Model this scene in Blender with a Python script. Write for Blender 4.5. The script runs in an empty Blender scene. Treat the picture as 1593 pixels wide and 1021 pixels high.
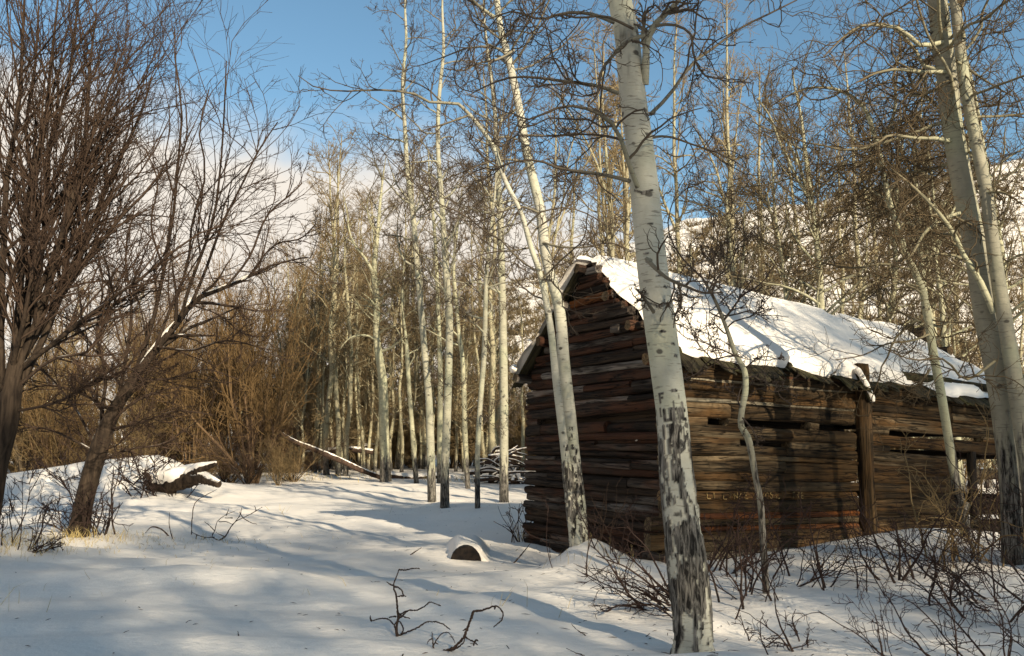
import bpy, math
import numpy as np
from mathutils import Vector, Matrix

S = bpy.context.scene
COL = S.collection
rng = np.random.default_rng(11)
rad = math.radians

# ------------------------------------------------------------------ camera
FPX, EYE = 1380.0, 1.6
PITCH = math.atan(189.5 / FPX)
cam_d = bpy.data.cameras.new('camera')
cam_d.sensor_width = 36.0
cam_d.lens = 36.0 * FPX / 1593.0
cam_d.clip_end = 3000
cam_d.clip_start = 0.05
cam = bpy.data.objects.new('camera', cam_d)
COL.objects.link(cam)
cam.location = (0, 0, EYE)
cam.rotation_euler = (math.pi / 2 + PITCH, 0, 0)
S.camera = cam

# ------------------------------------------------------------------ sky, sun, exposure
SUN_EL = rad(23)
SUN_AZ = np.array([0.55, -0.835]); SUN_AZ /= np.linalg.norm(SUN_AZ)
W = bpy.data.worlds.new('World'); S.world = W; W.use_nodes = True
wn, wl = W.node_tree.nodes, W.node_tree.links
wn.clear()
wo = wn.new('ShaderNodeOutputWorld'); bg = wn.new('ShaderNodeBackground')
sky = wn.new('ShaderNodeTexSky'); sky.sky_type = 'NISHITA'; sky.sun_disc = False
sky.sun_elevation = SUN_EL
sky.sun_rotation = math.atan2(SUN_AZ[0], SUN_AZ[1])
sky.altitude = 1500; sky.air_density = 1.0; sky.dust_density = 0.6; sky.ozone_density = 0.1
tc = wn.new('ShaderNodeTexCoord')
sep = wn.new('ShaderNodeSeparateXYZ'); wl.new(tc.outputs['Generated'], sep.inputs[0])
mp = wn.new('ShaderNodeMapping'); mp.inputs['Scale'].default_value = (1, 1, 2.2)
mp.inputs['Location'].default_value = (0.35, 0.1, 0.2)
wl.new(tc.outputs['Generated'], mp.inputs[0])
nz = wn.new('ShaderNodeTexNoise'); nz.inputs['Scale'].default_value = 1.9; nz.inputs['Detail'].default_value = 6
nz.inputs['Roughness'].default_value = 0.55
wl.new(mp.outputs[0], nz.inputs['Vector'])


def wmath(op, a, b=None, c=None):
    n = wn.new('ShaderNodeMath'); n.operation = op
    for i, v in enumerate((a, b, c)):
        if v is None: continue
        if isinstance(v, (int, float)): n.inputs[i].default_value = v
        else: wl.new(v, n.inputs[i])
    return n.outputs[0]


# a bank of pale cloud lies along the horizon, higher towards the west
west = wmath('MULTIPLY', sep.outputs[0], -0.20)
edge = wmath('ADD', wmath('ADD', wmath('MULTIPLY_ADD', nz.outputs[0], 0.34, -0.17), 0.295), west)
dz = wmath('SUBTRACT', edge, sep.outputs[2])
mr = wn.new('ShaderNodeMapRange'); mr.interpolation_type = 'SMOOTHSTEP'
wl.new(dz, mr.inputs[0]); mr.inputs[1].default_value = -0.03; mr.inputs[2].default_value = 0.06
mr.inputs[3].default_value = 0.0; mr.inputs[4].default_value = 0.98
mix = wn.new('ShaderNodeMix'); mix.data_type = 'RGBA'
tint = wn.new('ShaderNodeMix'); tint.data_type = 'RGBA'; tint.blend_type = 'MULTIPLY'; tint.inputs[0].default_value = 1.0
wl.new(sky.outputs[0], tint.inputs[6]); tint.inputs[7].default_value = (0.92, 1.17, 1.14, 1)
wl.new(mr.outputs[0], mix.inputs[0]); wl.new(tint.outputs[2], mix.inputs[6])
mix.inputs[7].default_value = (6.6, 6.0, 5.25, 1)
wl.new(mix.outputs[2], bg.inputs[0]); bg.inputs[1].default_value = 0.080
wl.new(bg.outputs[0], wo.inputs[0])

sun_d = bpy.data.lights.new('sun', 'SUN'); sun_d.energy = 4.6; sun_d.angle = rad(0.55); sun_d.color = (1.0, 0.88, 0.67)
sun = bpy.data.objects.new('sun', sun_d); COL.objects.link(sun)
sdir = Vector((SUN_AZ[0] * math.cos(SUN_EL), SUN_AZ[1] * math.cos(SUN_EL), math.sin(SUN_EL)))
sun.rotation_euler = sdir.to_track_quat('Z', 'Y').to_euler()
sun.location = (20, -30, 30)

S.view_settings.view_transform = 'Standard'
S.view_settings.look = 'None'
S.view_settings.exposure = 0.87
S.view_settings.gamma = 1.0
S.view_settings.use_curve_mapping = False
S.cycles.max_bounces = 6; S.cycles.diffuse_bounces = 4
S.cycles.use_denoising = True

# ------------------------------------------------------------------ numeric helpers


def _hash(i, j, k, seed):
    n = (i * 73856093) ^ (j * 19349663) ^ (k * 83492791) ^ (seed * 2654435761 % 4294967296)
    n = n & 0xFFFFFFFF
    n = ((n ^ (n >> 15)) * 2246822519) & 0xFFFFFFFF
    n = ((n ^ (n >> 13)) * 3266489917) & 0xFFFFFFFF
    n = n ^ (n >> 16)
    return n.astype(np.float64) / 2147483647.5 - 1.0


def noise(x, y, z=0.0, seed=0):
    x, y, z = np.broadcast_arrays(np.asarray(x, float), np.asarray(y, float), np.asarray(z, float))
    i, j, k = np.floor(x).astype(np.int64), np.floor(y).astype(np.int64), np.floor(z).astype(np.int64)
    fx, fy, fz = x - i, y - j, z - k
    fx, fy, fz = (f * f * f * (f * (f * 6 - 15) + 10) for f in (fx, fy, fz))
    r = 0
    for a in (0, 1):
        for b in (0, 1):
            for c in (0, 1):
                w = (fx if a else 1 - fx) * (fy if b else 1 - fy) * (fz if c else 1 - fz)
                r = r + w * _hash(i + a, j + b, k + c, seed)
    return r


def fbm(x, y, z=0.0, seed=0, octv=4):
    r, a, f = 0, 0.5, 1.0
    for o in range(octv):
        r = r + a * noise(np.asarray(x) * f, np.asarray(y) * f, np.asarray(z) * f, seed + o * 7)
        a *= 0.5; f *= 2.03
    return r


def sstep(a, b, x):
    t = np.clip((np.asarray(x, float) - a) / (b - a), 0, 1)
    return t * t * (3 - 2 * t)


def nrm(v):
    return v / np.maximum(np.linalg.norm(v, axis=-1, keepdims=True), 1e-9)


CP, SP = math.cos(PITCH), math.sin(PITCH)


def at(px, py, D):
    """the point at depth D (metres straight ahead) seen at photo position px, py"""
    x = (px - 796.5) / FPX; y = (510.5 - py) / FPX
    k = D / (CP - y * SP)
    return np.array([x * k, D, EYE + (SP + y * CP) * k])


MOUNDS = []   # x, y, height, sx, sy


def H(x, y):
    x = np.asarray(x, float); y = np.asarray(y, float)
    h = 0.10 * noise(x * .22, y * .30, 0, 3) + 0.05 * noise(x * .6, y * .95, 0, 5)
    h = h + 0.034 * noise(x * 1.1, y * 2.3, 0, 9) + 0.015 * noise(x * 2.6, y * 5.2, 0, 12)
    h = h + 0.006 * noise(x * 7, y * 12, 0, 14)
    h = h + 0.014 * np.clip(y - 17, 0, 45)
    for mx, my, a, sx, sy in MOUNDS:
        h = h + a * np.exp(-((x - mx) / sx) ** 2 - ((y - my) / sy) ** 2)
    return h


def ground_hit(px, py):
    D = np.linspace(3, 150, 3000)
    P = np.array([at(px, py, d) for d in D[::10]])
    below = P[:, 2] < H(P[:, 0], P[:, 1])
    i = int(np.argmax(below)) if below.any() else len(P) - 1
    lo, hi = D[::10][max(i - 1, 0)], D[::10][i]
    for _ in range(25):
        m = (lo + hi) / 2; p = at(px, py, m)
        if p[2] < H(p[0], p[1]): hi = m
        else: lo = m
    p = at(px, py, hi); p[2] = float(H(p[0], p[1]))
    return p


def spline(pts, n):
    """Catmull-Rom through the rows of pts, n samples, evenly spaced by chord"""
    p = np.asarray(pts, float)
    if len(p) == 2:
        t = np.linspace(0, 1, n)[:, None]
        return p[0] * (1 - t) + p[1] * t
    c = np.concatenate([[0], np.cumsum(np.linalg.norm(np.diff(p[:, :3], axis=0), axis=1) + 1e-6)])
    m = np.gradient(p, c, axis=0)
    s = np.linspace(0, c[-1], n)
    i = np.clip(np.searchsorted(c, s, side='right') - 1, 0, len(p) - 2)
    h = (c[i + 1] - c[i])[:, None]; t = ((s - c[i])[:, None]) / h
    return ((2 * t**3 - 3 * t**2 + 1) * p[i] + (t**3 - 2 * t**2 + t) * h * m[i]
            + (-2 * t**3 + 3 * t**2) * p[i + 1] + (t**3 - t**2) * h * m[i + 1])


class Geo:
    """collects faces and builds ONE mesh object"""

    def __init__(self):
        self.v, self.q, self.t, self.a, self.n = [], [], [], [], 0
        self.qm, self.tm = [], []

    def add(self, v, quads=None, tris=None, a=None, mi=0):
        v = np.asarray(v, float).reshape(-1, 3)
        self.v.append(v)
        self.a.append(np.zeros(len(v)) if a is None else np.broadcast_to(np.asarray(a, float).ravel(), (len(v),)))
        if quads is not None and len(quads):
            q = np.asarray(quads, np.int64).reshape(-1, 4) + self.n; self.q.append(q); self.qm.append(np.full(len(q), mi))
        if tris is not None and len(tris):
            t = np.asarray(tris, np.int64).reshape(-1, 3) + self.n; self.t.append(t); self.tm.append(np.full(len(t), mi))
        self.n += len(v)

    def tubes(self, P, R, sides=3, cap=False, squash=None, twist=0.0, mi=0, capmi=None):
        P = np.asarray(P, float); R = np.asarray(R, float)
        if P.ndim == 2: P, R = P[None], R[None]
        M, K = P.shape[:2]
        if M == 0: return
        T = nrm(np.gradient(P, axis=1))
        mean = np.abs(P[:, -1] - P[:, 0])
        ref = np.zeros((M, 3)); ref[np.arange(M), np.argmin(mean, axis=1)] = 1
        U = nrm(np.cross(T, ref[:, None, :])); V = np.cross(T, U)
        an = np.arange(sides) * 2 * math.pi / sides + twist
        ca, sa = np.cos(an), np.sin(an)
        v = P[:, :, None] + R[:, :, None, None] * (ca[:, None] * U[:, :, None] + sa[:, None] * V[:, :, None])
        m = np.arange(M)[:, None, None] * K * sides; k = np.arange(K - 1)[None, :, None] * sides
        j = np.arange(sides)[None, None, :]; j2 = (j + 1) % sides
        q = np.stack([m + k + j, m + k + j2, m + k + sides + j2, m + k + sides + j], -1)
        a = np.repeat(R.ravel(), sides)
        n0 = self.n
        self.add(v.reshape(-1, 3), q.reshape(-1, 4), a=a, mi=mi)
        if cap:
            cm = mi if capmi is None else capmi
            for e in (0, K - 1):
                vv = np.concatenate([v[:, e], P[:, e:e + 1]], 1)
                jj = np.arange(sides)
                f = np.stack([jj, (jj + 1) % sides, np.full(sides, sides)], -1)
                if e == 0: f = f[:, ::-1]
                f = f[None] + (np.arange(M) * (sides + 1))[:, None, None]
                self.add(vv.reshape(-1, 3), tris=f.reshape(-1, 3), a=np.repeat(R[:, e], sides + 1), mi=cm)

    def mesh(self, name, mats, smooth=True, attr='rad', off=None, extra=None):
        v = np.concatenate(self.v)
        if off is not None: v = v - np.asarray(off)
        q = np.concatenate(self.q) if self.q else np.zeros((0, 4), np.int64)
        t = np.concatenate(self.t) if self.t else np.zeros((0, 3), np.int64)
        me = bpy.data.meshes.new(name)
        me.vertices.add(len(v)); me.vertices.foreach_set('co', v.astype(np.float32).ravel())
        loops = np.concatenate([q.ravel(), t.ravel()]).astype(np.int32)
        me.loops.add(len(loops)); me.loops.foreach_set('vertex_index', loops)
        npoly = len(q) + len(t)
        me.polygons.add(npoly)
        st = np.concatenate([np.arange(len(q)) * 4, len(q) * 4 + np.arange(len(t)) * 3]).astype(np.int32)
        me.polygons.foreach_set('loop_start', st)
        mi = np.concatenate([np.concatenate(self.qm) if self.qm else [], np.concatenate(self.tm) if self.tm else []]).astype(np.int32)
        me.polygons.foreach_set('material_index', mi)
        me.polygons.foreach_set('use_smooth', np.full(npoly, smooth))
        at_ = me.attributes.new(attr, 'FLOAT', 'POINT'); at_.data.foreach_set('value', np.concatenate(self.a).astype(np.float32))
        if extra:
            for kx, vx in extra.items():
                e = me.attributes.new(kx, 'FLOAT', 'POINT'); e.data.foreach_set('value', np.asarray(vx, np.float32))
        me.update(calc_edges=True); me.validate()
        for m in (mats if isinstance(mats, (list, tuple)) else [mats]): me.materials.append(m)
        return me

    def build(self, name, mats, parent=None, off=None, loc=None, **kw):
        o = bpy.data.objects.new(name, self.mesh(name, mats, off=off, **kw))
        COL.objects.link(o)
        if loc is not None: o.location = loc
        if parent is not None: o.parent = parent
        return o


def tag(o, label=None, cat=None, group=None, kind=None):
    if label: o['label'] = label
    if cat: o['category'] = cat
    if group: o['group'] = group
    if kind: o['kind'] = kind
    return o


def thing(name, label, cat, loc, group=None):
    o = bpy.data.objects.new(name, None); COL.objects.link(o)
    o.empty_display_size = 0.3
    o.location = loc
    return tag(o, label, cat, group)


def dup(root, loc, rz=0.0, sc=1.0, label=None, group=None, tilt=(0, 0)):
    r = root.copy(); COL.objects.link(r)
    r.location = loc; r.rotation_euler = (tilt[0], tilt[1], rz); r.scale = (sc, sc, sc)
    if label: r['label'] = label
    if group: r['group'] = group
    for ch in list(root.children):
        c = ch.copy(); COL.objects.link(c); c.parent = r
    return r


# ------------------------------------------------------------------ materials


class Mat:
    def __init__(self, name, rough=0.85, spec=0.2):
        self.m = bpy.data.materials.new(name); self.m.use_nodes = True
        self.n, self.l = self.m.node_tree.nodes, self.m.node_tree.links
        self.b = self.n['Principled BSDF']
        self.b.inputs['Roughness'].default_value = rough
        self.b.inputs['Specular IOR Level'].default_value = spec
        self.tc = self.n.new('ShaderNodeTexCoord')

    def _in(self, sock, v):
        if isinstance(v, (int, float)): sock.default_value = v
        elif isinstance(v, (tuple, list)):
            sock.default_value = tuple(v) + ((1,) if len(v) == 3 and sock.type == 'RGBA' else ())
        else: self.l.new(v, sock)

    def coords(self, scale=(1, 1, 1), loc=(0, 0, 0), src='Object'):
        mp = self.n.new('ShaderNodeMapping'); mp.inputs['Scale'].default_value = scale; mp.inputs['Location'].default_value = loc
        self.l.new(self.tc.outputs[src], mp.inputs[0]); return mp.outputs[0]

    def rnd(self):
        o = self.n.new('ShaderNodeObjectInfo'); return o.outputs['Random']

    def shifted(self, vec, amt=50.0):
        a = self.n.new('ShaderNodeVectorMath'); a.operation = 'ADD'; self.l.new(vec, a.inputs[0])
        self.l.new(self.math('MULTIPLY', self.rnd(), amt), a.inputs[1]); return a.outputs[0]

    def noise(self, vec, scale, detail=4, rough=0.55, dist=0.0):
        n = self.n.new('ShaderNodeTexNoise'); n.inputs['Scale'].default_value = scale; n.inputs['Detail'].default_value = detail
        n.inputs['Roughness'].default_value = rough; n.inputs['Distortion'].default_value = dist
        self.l.new(vec, n.inputs['Vector']); return n.outputs[0]

    def voro(self, vec, scale):
        n = self.n.new('ShaderNodeTexVoronoi'); n.inputs['Scale'].default_value = scale
        self.l.new(vec, n.inputs['Vector']); return n.outputs['Distance']

    def rng(self, v, a, b, c=0.0, d=1.0, smooth=False):
        n = self.n.new('ShaderNodeMapRange')
        if smooth: n.interpolation_type = 'SMOOTHSTEP'
        self._in(n.inputs[0], v)
        for i, x in enumerate((a, b, c, d)): n.inputs[i + 1].default_value = x
        return n.outputs[0]

    def math(self, op, a, b=0.0):
        n = self.n.new('ShaderNodeMath'); n.operation = op; n.use_clamp = False
        self._in(n.inputs[0], a); self._in(n.inputs[1], b); return n.outputs[0]

    def mix(self, f, a, b):
        n = self.n.new('ShaderNodeMix'); n.data_type = 'RGBA'
        self._in(n.inputs[0], f); self._in(n.inputs[6], a); self._in(n.inputs[7], b); return n.outputs[2]

    def attr(self, name):
        n = self.n.new('ShaderNodeAttribute'); n.attribute_name = name; return n.outputs['Fac']

    def z(self):
        s = self.n.new('ShaderNodeSeparateXYZ'); self.l.new(self.tc.outputs['Object'], s.inputs[0]); return s.outputs[2]

    def bump(self, h, strength=0.4, dist=0.02):
        b = self.n.new('ShaderNodeBump'); b.inputs['Strength'].default_value = strength; b.inputs['Distance'].default_value = dist
        self.l.new(h, b.inputs['Height']); self.l.new(b.outputs[0], self.b.inputs['Normal'])

    def out(self, c):
        self._in(self.b.inputs['Base Color'], c); return self.m


def mat_snow(name, fine=1.0):
    m = Mat(name, 0.55, 0.25)
    c = m.coords()
    n = m.noise(c, 0.8, 5)
    g = m.noise(c, 60, 3, 0.7)
    h = m.math('ADD', m.math('MULTIPLY', g, 0.22), m.math('ADD', m.math('MULTIPLY', m.noise(c, 14, 4, 0.6), 0.8), m.math('MULTIPLY', m.noise(m.coords((3.2, 6.5, 5)), 1.0, 4, 0.6), 1.3)))
    m.bump(h, 0.42 * fine, 0.035)
    return m.out(m.mix(m.rng(n, 0.35, 0.65), (0.82, 0.745, 0.655), (0.87, 0.80, 0.71)))


def mat_aspen(name, pale=(0.37, 0.345, 0.255), dark_to=2.0, twig=(0.075, 0.055, 0.038), barkattr=False, r0=0.010, r1=0.032):
    m = Mat(name, 0.8, 0.15)
    c = m.shifted(m.coords())
    mott = m.noise(c, 5.0, 4)
    col = m.mix(m.rng(mott, 0.35, 0.65), tuple(x * 0.78 for x in pale), pale)
    col = m.mix(m.math('MULTIPLY', m.rng(m.noise(c, 1.3, 2), 0.5, 0.7), 0.45), col, (0.36, 0.37, 0.24))
    cl = m.shifted(m.coords((7, 7, 55)))
    col = m.mix(m.math('MULTIPLY', m.rng(m.noise(cl, 1.0, 3, 0.6), 0.58, 0.66), 0.65), col, (0.12, 0.105, 0.08))
    ce = m.shifted(m.coords((4.2, 4.2, 6.0)))
    eye = m.rng(m.math('ADD', m.voro(ce, 1.0), m.math('MULTIPLY', m.noise(ce, 5, 3), 0.12)), 0.17, 0.23, 1.0, 0.0)
    col = m.mix(m.math('MULTIPLY', eye, 0.85), col, (0.05, 0.042, 0.035))
    cb = m.shifted(m.coords((9, 9, 1.6)))
    if barkattr: mask = m.attr('bark')
    else:
        hz = m.rng(m.z(), 0.0, dark_to, 0.85, -0.25)
        mask = m.rng(m.math('ADD', hz, m.math('MULTIPLY', m.math('SUBTRACT', m.noise(cb, 1.6, 4, 0.6), 0.5), 1.5)), 0.22, 0.42)
    fur = m.noise(m.shifted(m.coords((34, 34, 6.0))), 1.0, 5, 0.65, 0.8)
    bark = m.mix(m.rng(fur, 0.42, 0.68), (0.013, 0.011, 0.009), (0.25, 0.225, 0.19))
    col = m.mix(mask, col, bark)
    thin = m.rng(m.attr('rad'), r0, r1, 1.0, 0.0)
    tv = m.mix(m.noise(c, 3.0, 2), tuple(x * 0.7 for x in twig), tuple(x * 1.5 for x in twig))
    col = m.mix(thin, col, tv)
    m.bump(m.math('ADD', m.noise(m.shifted(m.coords((16, 16, 30))), 1.0, 4), m.math('MULTIPLY', m.math('MULTIPLY', fur, mask), 3.0)), 0.45, 0.02)
    return m.out(col)


def mat_bark(name, c0, c1, tw0, tw1, r0=0.01, r1=0.04, snow=False):
    m = Mat(name, 0.85, 0.12)
    f = m.noise(m.shifted(m.coords((14, 14, 2.5))), 1.0, 5, 0.6, 0.5)
    col = m.mix(m.rng(f, 0.35, 0.65), c0, c1)
    tw = m.mix(m.noise(m.shifted(m.coords()), 1.2, 3), tw0, tw1)
    col = m.mix(m.rng(m.attr('rad'), r0, r1, 1.0, 0.0), col, tw)
    if snow:
        ge = m.n.new('ShaderNodeNewGeometry'); sx = m.n.new('ShaderNodeSeparateXYZ'); m.l.new(ge.outputs['Normal'], sx.inputs[0])
        sn = m.math('MULTIPLY', m.rng(sx.outputs[2], .45, .75), m.rng(m.noise(m.shifted(m.coords((2.2, 2.2, 2.2)), 23), 1.0, 3), .53, .60))
        col = m.mix(m.math('MULTIPLY', sn, m.rng(m.attr('rad'), .015, .03)), col, (0.84, 0.79, 0.72))
    m.bump(f, 0.6, 0.03)
    return m.out(col)


def mat_log(name, dark, mid, warm, pale, pale_amt=0.3, warm_amt=0.5):
    m = Mat(name, 0.85, 0.15)
    r = m.rnd()
    g = m.noise(m.shifted(m.coords((0.8, 22, 22))), 1.0, 6, 0.65, 0.5)
    fine = m.noise(m.shifted(m.coords((2.2, 110, 110))), 1.0, 4, 0.65)
    ck = m.noise(m.shifted(m.coords((0.55, 13, 13)), 77), 1.0, 3, 0.6, 0.3)
    crack = m.rng(m.math('ABSOLUTE', m.math('SUBTRACT', ck, 0.5)), 0.004, 0.022, 1.0, 0.0)
    blot = m.noise(m.shifted(m.coords((1.6, 3, 3))), 1.0, 3)
    col = m.mix(m.rng(g, 0.36, 0.64), dark, mid)
    col = m.mix(m.math('MULTIPLY', m.rng(m.math('ADD', blot, m.math('MULTIPLY', r, 0.35)), 0.62, 0.82), warm_amt), col, warm)
    r2 = m.math('FRACT', m.math('MULTIPLY', r, 7.31))
    col = m.mix(m.math('MULTIPLY', m.math('MULTIPLY', m.rng(r2, 0.45, 0.9), m.rng(m.noise(m.shifted(m.coords((0.9, 7, 7)), 31), 1.0, 3), 0.42, 0.62)), pale_amt), col, pale)
    col = m.mix(m.math('MULTIPLY', m.rng(fine, 0.55, 0.7), 0.6), col, tuple(x * 0.45 for x in dark))
    col = m.mix(m.math('MULTIPLY', crack, 0.85), col, tuple(x * 0.25 for x in dark))
    r3 = m.math('FRACT', m.math('MULTIPLY', r, 13.7))
    hv = m.n.new('ShaderNodeHueSaturation'); m._in(hv.inputs['Value'], m.rng(r3, 0, 1, 0.65, 1.35)); m.l.new(col, hv.inputs['Color'])
    m.bump(m.math('SUBTRACT', m.math('ADD', m.math('MULTIPLY', g, 1.0), m.math('MULTIPLY', fine, 0.5)), m.math('MULTIPLY', crack, 0.8)), 1.0, 0.035)
    return m.out(hv.outputs[0])


M_SNOW = mat_snow('snow')
M_ROOFSNOW = mat_snow('roof snow', 0.7)
M_ASPEN = mat_aspen('aspen bark')
M_ASPEN_FAR = mat_aspen('far aspen bark', pale=(0.36, 0.315, 0.20), dark_to=1.4, twig=(0.155, 0.11, 0.056), r0=0.012, r1=0.04)
M_ASPEN_HERO = mat_aspen('old aspen bark', pale=(0.48, 0.45, 0.36), barkattr=True)
M_ASPEN_TAN_SHADED = mat_aspen('shaded tan aspen bark', pale=(0.29, 0.265, 0.195), dark_to=2.4)  # tan bark, darkened: the right hand stems' shade is put into the colour
M_SAPLING = mat_aspen('sapling bark', pale=(0.25, 0.23, 0.17), dark_to=2.6, twig=(0.045, 0.032, 0.024), r0=.012, r1=.026)
M_ASPEN_YEL = mat_aspen('yellowish aspen bark', pale=(0.40, 0.375, 0.25), twig=(0.082, 0.058, 0.032))
M_WILLOW = mat_bark('willow bark', (0.016, 0.011, 0.008), (0.056, 0.039, 0.026), (0.042, 0.026, 0.018), (0.080, 0.051, 0.034), snow=True)
M_ORANGE = mat_bark('orange willow bark', (0.07, 0.045, 0.028), (0.16, 0.10, 0.055), (0.118, 0.070, 0.029), (0.180, 0.115, 0.052), 0.012, 0.05)
M_THICKET = mat_bark('thicket bark', (0.06, 0.045, 0.03), (0.13, 0.10, 0.07), (0.14, 0.094, 0.043), (0.21, 0.146, 0.072), 0.012, 0.05)
M_SHRUB = mat_bark('shrub bark', (0.028, 0.018, 0.014), (0.055, 0.036, 0.028), (0.024, 0.014, 0.012), (0.052, 0.031, 0.024), 0.003, 0.012)
M_STICK = mat_bark('dead wood', (0.03, 0.02, 0.015), (0.08, 0.05, 0.035), (0.035, 0.022, 0.018), (0.07, 0.045, 0.03), 0.003, 0.02)
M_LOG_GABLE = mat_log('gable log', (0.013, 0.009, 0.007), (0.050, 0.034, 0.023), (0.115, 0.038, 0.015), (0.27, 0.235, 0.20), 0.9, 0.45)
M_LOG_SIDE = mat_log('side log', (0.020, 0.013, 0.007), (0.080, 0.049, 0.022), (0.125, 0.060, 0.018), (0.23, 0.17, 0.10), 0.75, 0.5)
M_LOG_RED = mat_log('red stained log', (0.05, 0.018, 0.008), (0.13, 0.045, 0.013), (0.19, 0.062, 0.014), (0.2, 0.11, 0.05), 0.3, 0.8)
M_LOG_PALE = mat_log('bleached slab', (0.13, 0.105, 0.07), (0.32, 0.27, 0.19), (0.30, 0.2, 0.09), (0.46, 0.41, 0.32), 0.9, 0.3)
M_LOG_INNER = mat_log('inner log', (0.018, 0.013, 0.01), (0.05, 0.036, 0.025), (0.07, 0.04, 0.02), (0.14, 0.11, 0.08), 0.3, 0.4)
M_END = mat_log('log end grain', (0.07, 0.05, 0.03), (0.2, 0.14, 0.075), (0.22, 0.12, 0.05), (0.38, 0.29, 0.17), 0.8, 0.4)
M_MOSS = mat_log('mossy plank', (0.018, 0.015, 0.009), (0.055, 0.045, 0.022), (0.05, 0.047, 0.016), (0.13, 0.10, 0.06), 0.4, 0.6)
mm = Mat('straw', 0.8); M_STRAW = mm.out(mm.mix(mm.noise(mm.coords(), 4, 2), (0.30, 0.22, 0.08), (0.46, 0.36, 0.16)))
mm = Mat('carved wood', 0.8); M_CARVE = mm.out(mm.mix(mm.rng(mm.noise(mm.coords(), 14, 3), .42, .58), (0.05, 0.032, 0.014), (0.27, 0.185, 0.075)))
mm = Mat('rotten log', 0.9); M_DARKEND = mm.out(mm.mix(mm.rng(mm.noise(mm.coords((14, 1, 14)), 1.0, 4), .4, .6), (0.004, 0.003, 0.003), (0.016, 0.011, 0.008)))
mm = Mat('hill brush', 0.9); M_BRUSH = mm.out(mm.mix(mm.noise(mm.coords(), 0.4, 3), (0.055, 0.042, 0.028), (0.16, 0.12, 0.06)))

# ------------------------------------------------------------------ ground
UA = np.array([0.882, 0.471]); UA /= np.linalg.norm(UA)     # cabin: along the long wall
VA = np.array([-UA[1], UA[0]])                              # cabin: along the gable wall
CA = np.array([2.08, 12.27])                                # cabin: near corner


def gpx(px, D, *rest):
    p = at(px, 700, D); return (p[0], D) + rest


MOUNDS += [
    gpx(1085, 7.0, 0.05, 0.9, 0.6), gpx(1150, 6.6, 0.10, 0.45, 0.4), gpx(985, 6.3, 0.12, 0.5, 0.35),
    gpx(912, 12.55, 0.34, 0.42, 0.5), gpx(935, 12.0, 0.14, 0.9, 0.6),
    gpx(60, 29, 0.62, 3.2, 2.0), gpx(190, 30, 0.78, 2.6, 1.8), gpx(250, 31.6, 0.75, 1.5, 1.2), gpx(20, 22, 0.25, 2.0, 2.0),
    gpx(270, 11.2, 0.20, 1.5, 0.7), gpx(715, 15.0, 0.05, 0.8, 1.2),
    gpx(1500, 12.6, 0.32, 1.8, 0.9), gpx(1400, 13.0, 0.16, 1.4, 0.6), gpx(1593, 11.0, 0.30, 1.2, 1.2),
    gpx(1250, 8.2, -0.10, 1.0, 0.8),
]


def axis(lo, hi, n, c, w):
    a = np.linspace(math.asinh((lo - c) / w), math.asinh((hi - c) / w), n)
    return c + w * np.sinh(a)


gx = axis(-260, 260, 310, 0, 5.0)
gy = axis(-70, 320, 350, 8.5, 4.5)
X, Y = np.meshgrid(gx, gy)
Z = H(X, Y)
nx, ny = len(gx), len(gy)
ii, jj = np.meshgrid(np.arange(nx - 1), np.arange(ny - 1))
q = np.stack([jj * nx + ii, jj * nx + ii + 1, (jj + 1) * nx + ii + 1, (jj + 1) * nx + ii], -1).reshape(-1, 4)
g = Geo(); g.add(np.stack([X, Y, Z], -1), q)
tag(g.build('snow_ground', M_SNOW), 'rippled snow covering the clearing in front of the cabin', kind='structure')

# snowy hillside rising behind the trees and the cabin
RP = [(-900, 600), (-200, 620), (0, 628), (300, 636), (450, 625), (600, 555), (740, 455), (900, 400), (1040, 345), (1200, 312), (1300, 296), (1450, 262), (1593, 238), (1900, 200), (2600, 170)]
hpx = np.linspace(-900, 2600, 240); hr = np.linspace(0, 1.6, 70)
HP, HR = np.meshgrid(hpx, hr)
RIDGE = 150.0


def hill_z(px, r):
    D = 62 + (RIDGE - 62) * r
    ry = np.interp(px, [p[0] for p in RP], [p[1] for p in RP])
    top = EYE + (700 - ry) / FPX * RIDGE
    prof = np.where(r < 1, r ** 1.12, 1 + 0.12 * np.sin((r - 1) * 3))
    x = (px - 796.5) / FPX * D
    z = 0.1 + top * prof + sstep(0, .3, r) * (2.4 * fbm(x * .06, D * .06, 0, 21) + 0.7 * fbm(x * .25, D * .25, 0, 22))
    return x, D, z


x, D, z = hill_z(HP, HR)
n0, n1 = HP.shape[1], HP.shape[0]
ii, jj = np.meshgrid(np.arange(n0 - 1), np.arange(n1 - 1))
q = np.stack([jj * n0 + ii, jj * n0 + ii + 1, (jj + 1) * n0 + ii + 1, (jj + 1) * n0 + ii], -1).reshape(-1, 4)
g = Geo(); g.add(np.stack([x, D, z], -1), q)
tag(g.build('hill', M_SNOW), 'snowy hillside rising behind the cabin', kind='structure')

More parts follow.
